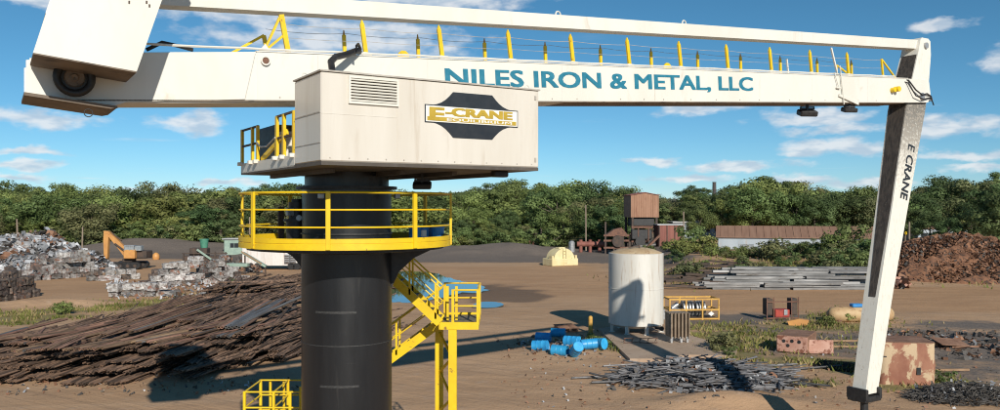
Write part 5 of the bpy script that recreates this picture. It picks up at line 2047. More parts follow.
mb.cbox((1.45, -0.6, 2.42), (0.8, 0.8, 0.6), 0.05)
mb.build('rear_housing', M['pane_light'], exc)
mb = MB()
mb.prism([(0.2, 1.5), (0.0, 2.1), (-1.2, 3.3), (-2.35, 4.35), (-2.75, 4.45), (-2.5, 3.95), (-1.5, 2.7), (-0.5, 1.4)], -0.25, 0.15, 'y')
mb.build('arm_boom', M['orange_paint'], exc)
mb = MB()
mb.tube((-0.2, -0.3, 1.9), (-1.6, -0.3, 2.95), 0.12, 10)
mb.tube((-1.0, 0.2, 3.3), (-2.3, 0.2, 4.3), 0.10, 10)
mb.build('arm_cylinder', M['dark_steel'], exc)
mb = MB()
mb.prism([(-2.95, 4.5), (-2.35, 4.45), (-2.42, 3.2), (-2.52, 0.75), (-2.86, 0.75), (-3.0, 3.2)], -0.28, 0.22, 'y')
mb.build('arm_stick', M['orange_paint'], exc)
mb = MB()
mb.tube((-2.68, -.32, 4.3), (-2.68, .28, 4.3), 0.2, 12)
mb.tube((-2.30, -.32, 4.22), (-2.30, .28, 4.22), 0.14, 12)
mb.cbox((-2.7, 0, 0.55), (0.6, 0.6, 0.5), 0.1)
mb.build('arm_joint', M['orange_paint'], exc)

# orange cone-like bin near bales
b0 = on_ground(156, 260)
m_ = MB()
m_.lathe([(0.01, 0), (0.42, 0), (0.5, 0.3), (0.45, 0.7), (0.2, 0.95), (0.01, 1.0)], 16)
o = m_.build('orange_bin', M['orange_paint'], None, smooth=50)
o.location = b0
tag(o, 'small round orange bin on the dirt behind the bales', 'bin')

# ------------------------------------------------------------------ baler, hopper, hut, white trailer on the left
b0 = on_ground(207, 266)
bal = empty('baler', (b0.x, b0.y, b0.z), R(3), 'dark scrap baler with frame, chute and green hopper on top', 'baler')
mb = MB()
mb.cbox((0, 0, 0.9), (5.6, 1.8, 0.9), .06)
mb.build('baler_bed', M['dark_steel'], bal)
for x_ in (-2.6, -1.3, 0.0, 1.3, 2.6):
    mb = MB()
    mb.bar((x_, -0.95, 0), (x_, -0.95, 1.75 + 0.2 * math.sin(x_)), 0.16, 0.16)
    mb.build('frame_post', M['dark_steel'], bal)
mb = MB()
mb.bar((-2.8, -1.0, 1.7), (2.8, -1.0, 1.7), 0.12, 0.14)
mb.build('frame_rail', M['dark_steel'], bal)
mb = MB()
mb.bar((-0.9, -1.1, 2.2), (1.2, -1.1, 0.7), 0.10, 0.24)
mb.build('chute', M['pale_green'], bal)
mb = MB()
mb.cbox((-0.9, 0, 1.85), (2.2, 1.4, 1.0), .08)
mb.build('press_box', M['dark_steel'], bal)
mb = MB()
mb.lathe([(0.01, 2.36), (0.42, 2.36), (0.55, 3.35), (0.60, 3.36), (0.60, 3.48), (0.50, 3.48), (0.4, 2.5), (0.01, 2.5)], 16, c=(-0.35, 0, 0))
mb.build('hopper', M['green_paint'], bal, smooth=40)
b0 = on_ground(233, 254)
hut = empty('green_hut', (b0.x, b0.y + 1.2, b0.z), R(5), 'pale green weighing hut with a flat overhanging roof', 'hut')
mb = MB()
mb.cbox((0, 0, 1.25), (3.0, 2.4, 2.5), .04)
mb.build('hut_wall', M['pale_green'], hut)
mb = MB()
mb.cbox((0, 0, 2.58), (3.6, 3.0, 0.16), .03)
mb.build('hut_roof', M['flat_roof'], hut)
mb = MB()
mb.box((0.1, -1.22, 1.55), (1.3, 0.05, 0.7))
wn = mb.build('window', M['glass_dark'], hut)
for x_ in (-0.58, 0.1, 0.78):
    mb = MB()
    mb.box((x_, -1.25, 1.55), (0.06, 0.05, 0.78))
    mb.build('window_frame', M['pale_green'], wn)
b0 = on_ground(272, 270)
tra = empty('white_trailer', (b0.x, b0.y + 1.5, b0.z), R(0), 'streaked white barrel-roofed trailer behind the pipe stack', 'trailer')
mb = MB()
prof = [(-1.25, 0.5), (1.25, 0.5), (1.25, 2.6), (0.9, 2.95), (0.3, 3.1), (-0.3, 3.1), (-0.9, 2.95), (-1.25, 2.6)]
mb.prism(prof, -3.6, 3.4, 'x')
mb.build('trailer_body', M['trailer_white'], tra)
for x_ in (-2.6, -1.8, 2.2, 2.9):
    mb = MB()
    mb.tube((x_, -1.3, 0.42), (x_, -0.95, 0.42), 0.42, 14)
    mb.build('wheel', M['rubber'], tra)
for x_ in (1.8, 2.5):
    mb = MB()
    mb.cbox((x_, -1.45, 1.35), (0.6, 0.4, 1.0), .04)
    ac = mb.build('cooling_unit', M['galvanised'], tra)
    mb = MB()
    for k in range(4):
        mb.box((x_, -1.66, 1.0 + .22 * k), (0.5, 0.03, 0.10))
    mb.build('grille', M['dark_steel'], ac)
b0 = on_ground(252, 275)
con = empty('small_conveyor', (b0.x, b0.y, b0.z), R(-4), 'pale green inclined conveyor on legs beside the bale wall', 'conveyor')
mb = MB()
mb.bar((-1.0, 0, 2.4), (1.6, 0, 0.9), 0.5, 0.22)
mb.build('belt_frame', M['pale_green'], con)
mb = MB()
mb.cbox((-1.6, 0, 1.05), (2.4, 0.7, 0.4), .05)
mb.build('feed_table', M['pale_green'], con)
mb = MB()
mb.bar((-1.1, -.3, 2.55), (1.2, -.3, 1.2), 0.06, 0.14)
mb.build('side_guard', M['timber'], con)
for x_ in (-2.6, -0.8, 0.6, 1.5):
    mb = MB()
    mb.bar((x_, 0, 0), (x_, 0, 1.0 if x_ < -0.9 else 1.5 - 0.58 * x_ + .2), 0.14, 0.14)
    mb.build('leg', M['dark_steel'], con)
sheet_stuff('yard_debris', 320, lambda r_: (lambda p: (p.x, p.y, p.z + r_.uniform(0, .7)))(on_ground(r_.uniform(210, 262), r_.uniform(262, 276))), (0.2, 0.7), (('sheet_dark', 5), ('sheet_brown', 4), ('sheet_grey', 1)), 'dark rusty scrap lying round the conveyor and baler', 'debris', seed=25)

# ------------------------------------------------------------------ cream dome tank on a base
b0 = on_ground(561, 266)
cr = empty('cream_hopper', (b0.x, b0.y + 1.2, b0.z), R(28), 'cream coloured domed hopper on a rectangular base at the edge of the dirt', 'hopper')
mb = MB()
mb.cbox((0, 0, 0.45), (3.9, 2.4, 0.9), .05)
mb.build('hopper_base', M['cream_paint'], cr)
mb = MB()
pr = [(1.55 * math.cos(a), 0.75 + 1.45 * math.sin(a)) for a in [math.pi * i / 14 for i in range(15)]]
mb.prism(pr, -0.95, 0.95, 'y')
mb.build('hopper_dome', M['cream_paint'], cr, smooth=35)
mb = MB()
mb.cbox((0, 0, 2.22), (0.9, 0.9, 0.2), .03)
mb.build('hatch', M['cream_paint'], cr)
for x_ in (-0.22, 0.22):
    mb = MB()
    mb.bar((x_, -1.25, 0), (x_, -1.02, 2.2), 0.05, 0.05)
    mb.build('ladder_rail', M['cream_paint'], cr)
for k in range(5):
    mb = MB()
    mb.bar((-.22, -1.24 + .045 * k, .35 + .38 * k), (.22, -1.24 + .045 * k, .35 + .38 * k), 0.04, 0.04)
    mb.build('ladder_rung', M['cream_paint'], cr)
for x_ in (-1.75, 1.75):
    mb = MB()
    mb.cbox((x_, -0.6, 1.05), (0.25, 0.9, 0.5), .03)
    mb.build('side_bracket', M['cream_paint'], cr)

# ------------------------------------------------------------------ rusty loading tower and works
T = PX(641, 247, 128)
T.z = 0
tow = empty('loading_tower', (T.x, T.y, 0), R(6), 'rusty corrugated loading tower raised on a steel frame', 'tower')
mb = MB()
mb.prism([(-2.2, 5.9), (2.2, 5.9), (2.2, 9.35), (0, 9.75), (-2.2, 9.35)], -2.2, 2.2, 'y')
bx = mb.build('tower_box', M['tower_tin'], tow)
for i in range(12):
    mb = MB()
    mb.box((-2.02 + 0.367 * i, -2.22, 7.62), (0.05, 0.05, 3.4))
    mb.build('tin_rib', M['tower_tin'], bx)
mb = MB()
mb.prism([(-2.35, 9.36), (0, 9.8), (2.35, 9.36), (2.35, 9.28), (0, 9.70), (-2.35, 9.28)], -2.35, 2.35, 'y')
mb.build('tower_roof', M['maroon_tin'], tow)
for x_ in (-1.9, 1.9):
    for y_ in (-1.9, 1.9):
        mb = MB()
        mb.bar((x_, y_, 0), (x_, y_, 5.95), 0.32, 0.32)
        mb.build('tower_leg', M['dark_steel'], tow)
mb = MB()
mb.cbox((0, 0, 5.2), (3.4, 3.4, 1.3), .1)
mb.build('bin', M['black_steel'], tow)
for z_ in (4.4, 2.2):
    mb = MB()
    mb.bar((-2.1, -2.0, z_), (2.1, -2.0, z_), 0.25, 0.3)
    mb.build('cross_beam', M['rust_frame'], tow)
mb = MB()
mb.bar((-1.9, -1.95, 0.3), (1.9, -1.95, 4.2), 0.18, 0.2)
mb.bar((1.9, -1.9, 0.3), (-1.9, -1.9, 4.2), 0.18, 0.2)
mb.build('cross_brace', M['rust_frame'], tow)
W0 = PX(663, 247, 126)
wks = empty('maroon_bin_house', (W0.x + .8, W0.y, 0), R(4), 'maroon corrugated bin house joined to the loading tower', 'building')
mb = MB()
mb.cbox((0, 0, 3.0), (3.8, 3.0, 3.4), .05)
wl_ = mb.build('wall', M['maroon_tin'], wks)
for i in range(4):
    mb = MB()
    mb.box((-1.8 + 1.2 * i, -1.53, 3.0), (0.14, 0.1, 3.5))
    mb.build('wall_rib', M['dark_steel'], wl_)
mb = MB()
mb.box((0, 0, 4.8), (4.2, 3.3, 0.15))
mb.build('roof', M['flat_roof'], wks)
for x_ in (-1.7, 0, 1.7):
    mb = MB()
    mb.bar((x_, -1.2, 0), (x_, -1.2, 1.4), 0.25, 0.25)
    mb.build('leg', M['dark_steel'], wks)
mb = MB()
mb.bar((-1.8, -1.7, 3.2), (-4.2, -1.7, 0.9), 0.5, 0.3)
mb.build('chute', M['rust_frame'], wks)
mb = MB()
mb.prism([(-0.9, 0.3), (0.9, 0.3), (0, 1.5)], -1.9, -1.7, 'y')
mb.build('pale_gable', M['tan_tank'], wks)
mb = MB()
mb.bar((1.95, -1.6, 0.0), (1.95, -1.6, 6.8), 0.16, 0.16)
mb.build('mast', M['pole_wood'], wks)
mb = MB()
mb.cbox((-0.6, -2.3, 3.3), (3.2, 0.8, 1.5), .08)
mb.tube((-2.0, -2.5, 1.3), (2.2, -2.5, 1.7), .45, 12)
mb.bar((2.4, -2.4, 3.9), (5.4, -2.6, 0.8), .7, .3)
mb.tube((-0.9, -2.85, 2.2), (-0.9, -2.2, 2.2), .8, 16)
mb.tube((0.9, -2.85, 1.9), (0.9, -2.2, 1.9), .6, 16)
mb.build('screening_plant', M['black_steel'], tow)
for x_ in (-1.2, 0.4, 1.6):
    mb = MB()
    mb.bar((x_, -2.75, 0), (x_, -2.75, 4.4), .14, .14)
    mb.build('plant_post', M['rust_frame'], tow)
W1 = PX(615, 247, 127)
cru = empty('rusty_crusher', (W1.x + .3, W1.y, 0), R(0), 'dark rusty crusher frame standing left of the loading tower', 'machine')
for x_ in (-1.9, -0.6, 0.8, 1.8):
    mb = MB()
    mb.bar((x_, -0.9, 0), (x_, -0.9, 3.2 if x_ > -1.5 else 5.2), 0.25, 0.25)
    mb.build('post', M['dark_steel'], cru)
for z_ in (1.2, 2.3, 3.1):
    mb = MB()
    mb.bar((-2.2, -0.95, z_), (2.2, -0.95, z_), 0.2, 0.28)
    mb.build('beam', M['rust_frame'], cru)
mb = MB()
mb.lathe([(0.01, -0.35), (0.9, -0.35), (0.95, 0), (0.9, .35), (.01, .35)], 18)
mb.v = [(x, z - 1.1, y + 2.2) for x, y, z in mb.v]
mb.build('flywheel', M['dark_steel'], cru)
mb = MB()
mb.prism([(-1.7, 3.2), (1.6, 3.2), (0.6, 4.3), (-0.6, 4.0)], -0.9, 0.9, 'y')
mb.build('feed_hopper', M['rust_frame'], cru)
W2 = PX(592, 247, 130)
rp = empty('rusty_pipework', (W2.x, W2.y, gz(W2.x, W2.y)), R(0), 'reddish rusty pipework and pump set at the edge of the wood', 'machine')
mb = MB()
mb.tube((-2.4, 0, 1.3), (2.4, 0, 1.3), 0.42, 14)
mb.build('main_pipe', M['maroon_tin'], rp)
for x_ in (-1.8, -0.3, 1.2, 2.2):
    mb = MB()
    mb.tube((x_, 0, 0), (x_, 0, 2.0), 0.28, 12)
    mb.build('riser', M['maroon_tin'], rp)
mb = MB()
mb.lathe([(.01, 0), (.5, 0), (.5, 1.5), (.3, 1.8), (.01, 1.85)], 14, c=(-3.2, .3, 0))
mb.build('pressure_vessel', M['galvanised'], rp)
W3 = PX(527, 247, 150)
sh = empty('dark_shelter', (W3.x, W3.y, gz(W3.x, W3.y) - .05), 0, 'small dark open shelter under the trees behind the gravel heap', 'shelter')
mb = MB()
mb.cbox((0, 0, 2.6), (3.6, 2.4, 0.3), .04)
mb.build('roof', M['dark_steel'], sh)
for x_ in (-1.4, 1.4):
    mb = MB()
    mb.bar((x_, -1, 0), (x_, -1, 2.5), 0.2, 0.2)
    mb.build('post', M['dark_steel'], sh)
mb = MB()
mb.box((0, .6, 1.3), (2.8, .1, 2.4))
mb.build('back_wall', M['maroon_tin'], sh)

# ------------------------------------------------------------------ long shed and other far buildings
S_ = PX(718, 243, 118)
E_ = PX(886, 243, 112)
L_ = (E_ - S_).length
shed = empty('long_shed', ((S_.x + E_.x) / 2, (S_.y + E_.y) / 2, 0), math.atan2(E_.y - S_.y, E_.x - S_.x), 'long low shed with brown ribbed roof and pale blue wall', 'building')
mb = MB()
mb.cbox((0, 3, 1.6), (L_, 6.4, 3.3), .05)
w_ = mb.build('wall', M['shed_wall'], shed)
mb = MB()
mb.prism([(-0.5, 3.10), (-0.5, 3.22), (3.0, 4.75), (6.8, 3.22), (6.8, 3.10), (3.0, 4.60)], -L_ / 2 - .3, L_ / 2 + .3, 'x')
rf = mb.build('roof', M['shed_roof'], shed)
for i in range(int(L_ / 1.0)):
    mb = MB()
    x_ = -L_ / 2 + .4 + i * 1.0
    mb.bar((x_, -0.5, 3.25), (x_, 3.0, 4.78), 0.06, 0.05)
    mb.build('roof_rib', M['shed_roof'], rf)
mb = MB()
mb.prism([(-0.2, 3.1), (6.2, 3.1), (3.0, 4.55)], -L_ / 2 - .06, -L_ / 2 + .02, 'x')
mb.build('gable', M['maroon_tin'], shed)
for i in range(3):
    mb = MB()
    mb.box((-L_ / 2 + 4 + 6.2 * i, -0.22, 1.7), (2.0, .06, 1.0))
    wn = mb.build('window', M['pane_light'], w_)
    for dx in (-1.0, 0, 1.0):
        mb = MB()
        mb.box((-L_ / 2 + 4 + 6.2 * i + dx, -0.26, 1.7), (.08, .05, 1.05))
        mb.build('window_frame', M['shed_wall'], wn)


def far_building(name, label, px0, px1, ytop, d, depth, wallm, roofm, nwin):
    a, b = PX(px0, ytop, d), PX(px1, ytop, d)
    g_ = min(gz(a.x, d), gz(b.x, d)) - 0.3
    o_ = empty(name, ((a.x + b.x) / 2, d, g_), 0, label, 'building')
    w2, h2 = b.x - a.x, a.z - g_
    m_ = MB()
    m_.cbox((0, depth / 2, h2 / 2), (w2, depth, h2), .05)
    wl2 = m_.build('wall', M[wallm], o_)
    m_ = MB()
    m_.cbox((0, depth / 2, h2 + .12), (w2 + .6, depth + .6, .25), .04)
    m_.build('roof', M[roofm], o_)
    for i in range(nwin):
        m_ = MB()
        x_ = -w2 / 2 + w2 * (i + .5) / nwin
        m_.box((x_, -.02, h2 * .68), (w2 / nwin * .5, .08, h2 * .22))
        m_.build('window', M['glass_dark'], o_)
    return o_


far_building('flat_warehouse', 'pale flat-roofed warehouse behind the maroon bin house', 674, 722, 223, 150, 14, 'shed_wall', 'flat_roof', 5)
far_building('low_warehouse', 'low grey warehouse showing above the long shed roof', 690, 746, 220.5, 185, 14, 'trailer_white', 'flat_roof', 6)
far_building('pale_workshop', 'pale workshop roof seen over the rusty heap', 918, 968, 229, 135, 12, 'shed_wall', 'shed_roof', 4)
# chimney and water tower on the horizon
C0 = PX(714.3, 182, 620)
ch = empty('chimney', (C0.x, C0.y, gz(C0.x, 620) - 1), 0, 'slim dark chimney standing above the distant wood', 'chimney')
mb = MB()
hz_ = C0.z - ch.location.z
mb.lathe([(.01, 0), (1.9, 0), (1.35, hz_ - .6), (1.5, hz_ - .5), (1.5, hz_), (1.1, hz_), (1.1, hz_ - 2), (.01, hz_ - 2)], 20)
mb.build('stack', M['chimney'], ch, smooth=40)
mb = MB()
mb.lathe([(1.42, hz_ * .7), (1.62, hz_ * .7), (1.62, hz_ * .7 + .5), (1.42, hz_ * .7 + .5)], 20)
mb.build('band', M['dark_steel'], ch)
C1 = PX(867.5, 193, 560)
wt_ = empty('water_tower', (C1.x, C1.y, gz(C1.x, 560) - 1), 0, 'white water tower bulb peeping over the trees beside the stick', 'water tower')
hz_ = C1.z - wt_.location.z
mb = MB()
mb.lathe([(.01, hz_ + 1.4), (1.6, hz_ + 1.1), (2.8, hz_ + .2), (3.0, hz_ - .6), (2.4, hz_ - 1.6), (0.9, hz_ - 2.4), (.01, hz_ - 2.5)], 24)
mb.build('bulb', M['white_paint'], wt_, smooth=60)
mb = MB()
mb.tube((0, 0, 0), (0, 0, hz_ - 2.3), 0.8, 14)
mb.build('stem', M['white_paint'], wt_)


# utility poles
for px, yt, yb, d, lab in ((18, 219, 262, 118, 'leaning wooden pole beside the white scrap heap'), (82, 227, 256, 126, 'bare wooden pole behind the scrap heap crest'), (250, 217, 256, 128, 'slanting wooden pole behind the green hut'),
                           (909, 222, 262, 92, 'pale dead trunk pole behind the rusty heap'), (586, 205, 250, 135, 'thin wooden pole left of the loading tower')):
    a = PX(px, yt, d)
    g_ = gz(a.x, d)
    m_ = MB()
    m_.tube((0, 0, -.2), (rng.uniform(-.25, .25), 0, a.z - g_), .15, 8, .10)
    o = m_.build('wooden_pole', M['pole_wood'], None)
    o.location = (a.x, d, g_)
    tag(o, lab, 'pole')

# ------------------------------------------------------------------ trees


def crown_mesh(seed, rx, rz, hb, nclump, nleaf, lsize, matl, spread=1.0, flat=0.0):
    """leaf clumps spread through an uneven crown; returns mesh and the clump centres"""
    r = np.random.default_rng(seed)
    cs = []
    while len(cs) < nclump:
        p = r.normal(size=3)
        p /= np.linalg.norm(p)
        k = r.uniform(0.35, 1.0) ** 0.6
        lump = 1 + 0.22 * math.sin(3 * math.atan2(p[1], p[0]) + seed) + 0.15 * math.sin(5 * p[2] + seed * 2)
        q = np.array([p[0] * rx, p[1] * rx, p[2] * rz * (1 - flat * (p[2] < 0))]) * k * lump
        q[2] += hb + rz
        cs.append(q)
    cs = np.array(cs)
    cr_ = r.uniform(0.55, 1.2, nclump) * rx * 0.36 * spread
    N = nclump * nleaf
    ci = np.repeat(np.arange(nclump), nleaf)
    dv = r.normal(size=(N, 3))
    dv /= np.linalg.norm(dv, axis=1)[:, None]
    dv *= (r.random(N) ** 0.45)[:, None]
    pos = cs[ci] + dv * cr_[ci][:, None] * np.array([1.1, 1.1, 0.75])
    s = r.uniform(0.6, 1.4, N) * lsize
    nrm = dv * 1.7 + r.normal(size=(N, 3)) * 0.34 + np.array([0, 0, 0.25])
    nrm /= np.linalg.norm(nrm, axis=1)[:, None]
    t1 = np.cross(nrm, r.normal(size=(N, 3)))
    t1 /= np.linalg.norm(t1, axis=1)[:, None]
    t2 = np.cross(nrm, t1)
    a, b = t1 * s[:, None], t2 * (s * 0.62)[:, None]
    V = np.stack([pos - a, pos - b * 0.9, pos + a, pos + b], 1).reshape(-1, 3)
    V[:, 2] = np.maximum(V[:, 2], 0.05)
    me = bpy.data.meshes.new('crown')
    me.vertices.add(N * 4)
    me.vertices.foreach_set('co', V.ravel().astype(np.float32))
    me.loops.add(N * 4)
    me.loops.foreach_set('vertex_index', np.arange(N * 4, dtype=np.int32))
    me.polygons.add(N)
    me.polygons.foreach_set('loop_start', (np.arange(N) * 4).astype(np.int32))
    me.update()
    me.validate()
    me.materials.append(M[matl])
    return me, cs


def trunk_mesh(seed, h, r0, cs, nb=6):
    r = random.Random(seed)
    m_ = MB()
    top = Vector((r.uniform(-.3, .3), r.uniform(-.3, .3), h))
    mid = Vector((r.uniform(-.2, .2), r.uniform(-.2, .2), h * .5))
    m_.tube((0, 0, -.4), mid, r0, 8, r0 * .75)
    m_.tube(mid, top, r0 * .75, 8, r0 * .35)
    for i in range(nb):
        c = Vector(cs[r.randrange(len(cs))]) * 1.04
        s_ = mid.lerp(top, r.uniform(0, .8))
        m_.tube(s_, c, r0 * .35, 6, r0 * .1)
    return m_.mesh('trunk', M['bark'], 60)


protos = []
kinds = [  # label, leaf, rx, rz, base height
    ('round dark green tree', 'leaf_dark', 3.6, 3.4, 2.2),
    ('broad mid green tree', 'leaf_mid', 4.4, 3.2, 2.0),
    ('yellowish green tree', 'leaf_yellow', 3.5, 3.5, 1.8),
    ('olive green spreading tree', 'leaf_olive', 4.6, 3.0, 2.0),
    ('tall narrow green tree', 'leaf_mid', 2.9, 4.2, 2.4),
    ('dense dark tree with low crown', 'leaf_dark', 4.2, 3.6, 0.8),
    ('thin grey green tree with bare twigs', 'leaf_grey', 3.4, 3.6, 2.6),
    ('light green bushy tree', 'leaf_yellow', 4.2, 3.0, 0.9)]
for i, (lab, lf_, rx, rz, hb) in enumerate(kinds):
    ncl = 36 if lf_ != 'leaf_grey' else 30
    cme, cs = crown_mesh(100 + i, rx, rz, hb, ncl, 300 if lf_ != 'leaf_grey' else 100, 0.155, lf_)
    protos.append((lab, cme, trunk_mesh(i, hb + rz * 1.2, 0.26, cs), hb + 2 * rz))
sh_protos = []
for i, (lab, lf_, rx, rz) in enumerate((('low green shrub', 'leaf_mid', 1.5, 1.0), ('yellow green shrub', 'leaf_yellow', 1.6, 1.1), ('dry olive shrub', 'leaf_olive', 1.5, 0.8), ('dark leafy shrub', 'leaf_dark', 1.7, 1.2))):
    cme, cs = crown_mesh(200 + i, rx, rz, 0.05, 16, 75, 0.13, lf_, 1.25)
    sh_protos.append((lab, cme, trunk_mesh(50 + i, rz * 1.2, 0.06, cs, 4), 2 * rz))


def plant(name, proto, x, y, h, where, group, cat, wide=1.0, sink=0.0):
    lab, cme, tme, h0 = proto
    k = h / h0
    o_ = empty(name, (x, y, gz(x, y) - sink), rng.uniform(0, 6.28), lab + ' ' + where, cat, group)
    o_.scale = (k * wide, k * wide, k)
    link('crown', cme, o_)
    link('trunk', tme, o_)
    return o_


def clear(x, y):
    """places kept free of trees"""
    if 20 < x < 55 and 105 < y < 130:
        return False
    return True


# height of the tree line along the picture (photo row of the tops)
line = [(-60, 190), (0, 190), (60, 192), (110, 196), (150, 193), (200, 195), (240, 194), (300, 190), (350, 189), (420, 193), (470, 191), (510, 187), (560, 190), (600, 193), (640, 196), (695, 200), (722, 200), (738, 190), (765, 184), (800, 189), (850, 192), (890, 192), (930, 190), (970, 187), (1010, 183), (1080, 186)]


def top_row(px):
    for (a, ya), (b, yb) in zip(line, line[1:]):
        if a <= px <= b:
            return ya + (yb - ya) * (px - a) / (b - a)
    return 192


rows = [(151, 6.5, (4.5, 8.0), 'at the front edge of the wood'), (160, 7.0, (7.0, 10.5), 'in the front rank of the wood'), (174, 7.8, (8.5, 11.5), 'in the second rank of the wood'), (195, 8.2, (9.5, 13), 'in the middle of the wood'), (222, 8.5, None, 'in the rear rank of the wood'), (255, 9.5, None, 'along the skyline of the wood')]
for d, step, hr, where in rows:
    x = -0.66 * d
    k = 0
    while x < 0.66 * d:
        y = d + rng.uniform(-4, 4)
        px = 500 + x / y * F_PX
        right = px > 585
        if d == 150 and right:
            y += 4
        tr_ = top_row(px) - 1 + 4.5 * math.sin(px * .045 + 1) * math.sin(px * .017) + rng.choice((-6, -3, 0, 2, 5, 8)) + rng.uniform(-1, 1)
        hmax = EYE + (HORIZON - tr_) / F_PX * y - gz(x, y)
        h = rng.uniform(*hr) if hr else hmax
        if not hr and d == 222:
            h *= rng.uniform(.82, 1.0)
        h = max(3.0, min(h, hmax)) * 1.08
        if 385 < px < 530 and d < 200:      # low growth beyond the gravel heap
            h = min(h, {151: 4.2, 160: 5.0, 174: 6.2, 195: 7.8}[d] * rng.uniform(.8, 1.0))
        if hr or rng.random() < 0.94:
            w = rng.choices(range(8), (4, 5, 4, 4, 3, 4, 1.6, 4))[0]
            plant('deciduous_tree', protos[w], x, y, h, where, 'trees of the wood', 'tree', rng.uniform(.85, 1.45) * (1.1 if hr is None else 1.0))
        x += step * rng.uniform(.75, 1.2)
        k += 1
# single trees nearer on the right, beyond the shed
for px, yt, d, w, wd in ((735, 195, 142, 2, 1.0), (752, 186, 140, 1, 1.0), (775, 186, 144, 2, 1.05), (795, 194, 140, 1, 1.0), (815, 200, 138, 5, 1.0), (838, 196, 142, 0, 1.0), (858, 198, 140, 5, 1.1), (880, 197, 138, 3, 1.0),
                         (905, 205, 128, 0, 1.0), (930, 214, 118, 5, 1.0), (950, 220, 112, 5, 1.0), (972, 205, 124, 5, 1.0), (995, 188, 112, 0, 1.0), (1010, 196, 106, 5, 1.0), (700, 208, 140, 1, .9), (608, 208, 142, 5, 1.0), (590, 205, 146, 1, 1.0)):
    p = PX(px, yt, d)
    if clear(p.x, d):
        g_ = gz(p.x, d)
        plant('deciduous_tree', protos[w], p.x, d, p.z - g_, 'standing apart beyond the long shed' if px > 690 else 'standing beside the loading tower', 'trees beyond the shed' if px > 690 else 'trees beside the tower', 'tree', wd)
# solid mass of far wood so no bare ground shows through
wx, wy, wz = [], [], []
cme_list = []
r_ = np.random.default_rng(5)
Nw = 52000
X = r_.uniform(-260, 260, Nw)
Y = r_.uniform(265, 360, Nw)
pxs = 500 + X / Y * F_PX
tops = np.interp(pxs, [a for a, _ in line], [b for _, b in line]) + 1.5 + 4 * (vnoise(X, Y, 9, 40) - .3)
Zt = EYE + (HORIZON - tops) / F_PX * Y
Zg = ground_z(X, Y)
Z = Zg + (Zt - Zg) * r_.uniform(0.25, 1.0, Nw) ** 0.5
nr_ = r_.normal(size=(Nw, 3)) * .6 + np.array([0, -.5, .5])
nr_ /= np.linalg.norm(nr_, axis=1)[:, None]
t1 = np.cross(nr_, r_.normal(size=(Nw, 3)))
t1 /= np.linalg.norm(t1, axis=1)[:, None]
t2 = np.cross(nr_, t1)
s = r_.uniform(.5, 1.1, Nw)[:, None]
P = np.stack([X, Y, Z], 1)
V = np.stack([P - t1 * s, P - t2 * s * .7, P + t1 * s, P + t2 * s * .7], 1).reshape(-1, 3)
me = bpy.data.meshes.new('far_wood')
me.vertices.add(Nw * 4)
me.vertices.foreach_set('co', V.ravel().astype(np.float32))
me.loops.add(Nw * 4)
me.loops.foreach_set('vertex_index', np.arange(Nw * 4, dtype=np.int32))
me.polygons.add(Nw)
me.polygons.foreach_set('loop_start', (np.arange(Nw) * 4).astype(np.int32))
me.update()
me.validate()
me.materials.append(M['leaf_dark'])
o = link('far_wood', me)
tag(o, 'unbroken mass of dark green woodland far behind the yard', 'woodland', kind='stuff')

# shrubs on the bank and along the wood's edge
for i in range(64):
    px = rng.uniform(676, 880)
    d = rng.uniform(82, 104)
    x = (px - 500) / F_PX * d
    h = rng.choice((1.0, 1.4, 1.8, 2.4)) * rng.uniform(.8, 1.2)
    h *= .62 if 700 < px < 822 else .85
    plant('shrub', rng.choice(sh_protos), x, d, h, 'growing on the bank before the long shed', 'shrubs on the bank', 'shrub', 1.1)
for px, d, h, w in ((838, 96, 3.0, 1), (846, 98, 3.6, 0), (830, 97, 2.2, 1), (694, 108, 3.2, 0), (704, 104, 2.6, 1), (668, 112, 1.5, 1), (650, 116, 1.3, 0), (760, 100, 1.2, 0), (790, 102, 1.6, 3), (812, 100, 1.9, 3), (727, 100, 1.5, 1), (742, 98, 1.3, 0), (684, 100, 1.8, 1), (770, 96, 2.2, 2)):
    plant('shrub', sh_protos[w], (px - 500) / F_PX * d, d, h, 'standing tall on the crest of the bank', 'tall shrubs on the bank crest', 'shrub', .9)
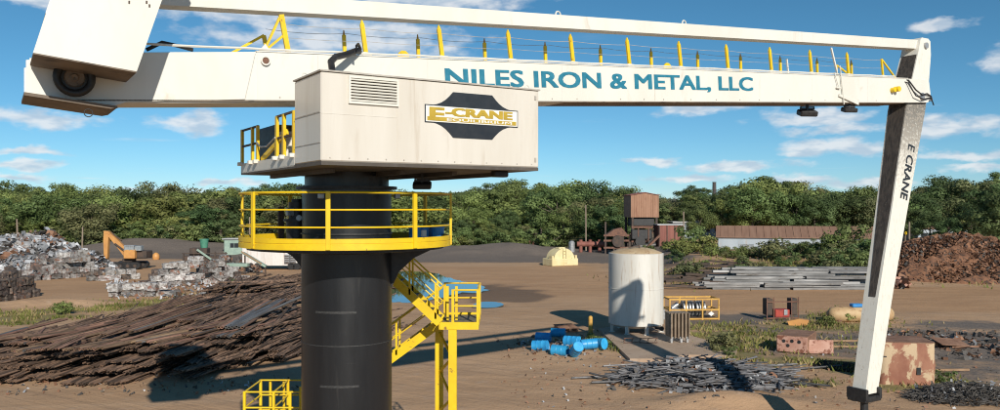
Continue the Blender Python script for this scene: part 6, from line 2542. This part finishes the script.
for i in range(54):
    px = rng.choice((rng.uniform(-10, 250), rng.uniform(440, 620)))
    d = rng.uniform(143, 150)
    plant('shrub', rng.choice(sh_protos), (px - 500) / F_PX * d, d, rng.uniform(1.6, 3.4), 'at the foot of the wood', 'shrubs at the foot of the wood', 'shrub', 1.2)
for px, py, h, w in ((63, 315, .9, 1), (58, 312, .7, 1), (232, 290, 1.0, 0), (297, 262, 1.5, 0), (845, 322, 1.0, 1), (826, 326, .7, 1), (600, 344, .45, 1), (720, 352, .9, 2), (606, 348, .4, 0), (592, 340, .4, 1), (730, 358, .5, 0), (945, 383, .5, 0)):
    p = on_ground(px, py)
    plant('shrub', sh_protos[w], p.x, p.y, h, 'growing by itself on the yard', 'weeds on the yard', 'shrub', 1.1)

# grass
r_ = np.random.default_rng(77)
gv, gf = [], []
for (c, a, b, rot, k) in grass_spots():
    far = c[1] > 80
    n = int(min(5200, 140 * a * b * k)) if not far else 2400
    u1 = r_.normal(size=n) * a * .55
    v1 = r_.normal(size=n) * b * .55
    x = c[0] + u1 * math.cos(rot) - v1 * math.sin(rot)
    y = c[1] + u1 * math.sin(rot) + v1 * math.cos(rot)
    keep = vnoise(x, y, .9, 60) + .25 * r_.random(n) > .52
    x, y = x[keep], y[keep]
    z = ground_z(x, y)
    hgt = r_.uniform(.08, .26, len(x)) * (1.8 if far else 1.0)
    ang_ = r_.uniform(0, 6.28, len(x))
    wd = hgt * .28
    lx, ly = r_.normal(size=len(x)) * hgt * .4, r_.normal(size=len(x)) * hgt * .4
    for i in range(len(x)):
        o_ = len(gv)
        ca, sa = math.cos(ang_[i]) * wd[i], math.sin(ang_[i]) * wd[i]
        gv += [(x[i] - ca, y[i] - sa, z[i] - .02), (x[i] + ca, y[i] + sa, z[i] - .02), (x[i] + lx[i], y[i] + ly[i], z[i] + hgt[i])]
        gf.append((o_, o_ + 1, o_ + 2))
me = bpy.data.meshes.new('grass')
me.from_pydata(gv, [], gf)
me.materials.append(M['grass_blade'])
me.materials.append(M['dry_grass'])
me.polygons.foreach_set('material_index', (r_.random(len(gf)) < .35).astype(np.int32))
o = link('grass', me)
tag(o, 'rough weedy grass growing in patches over the yard', 'grass', kind='stuff')
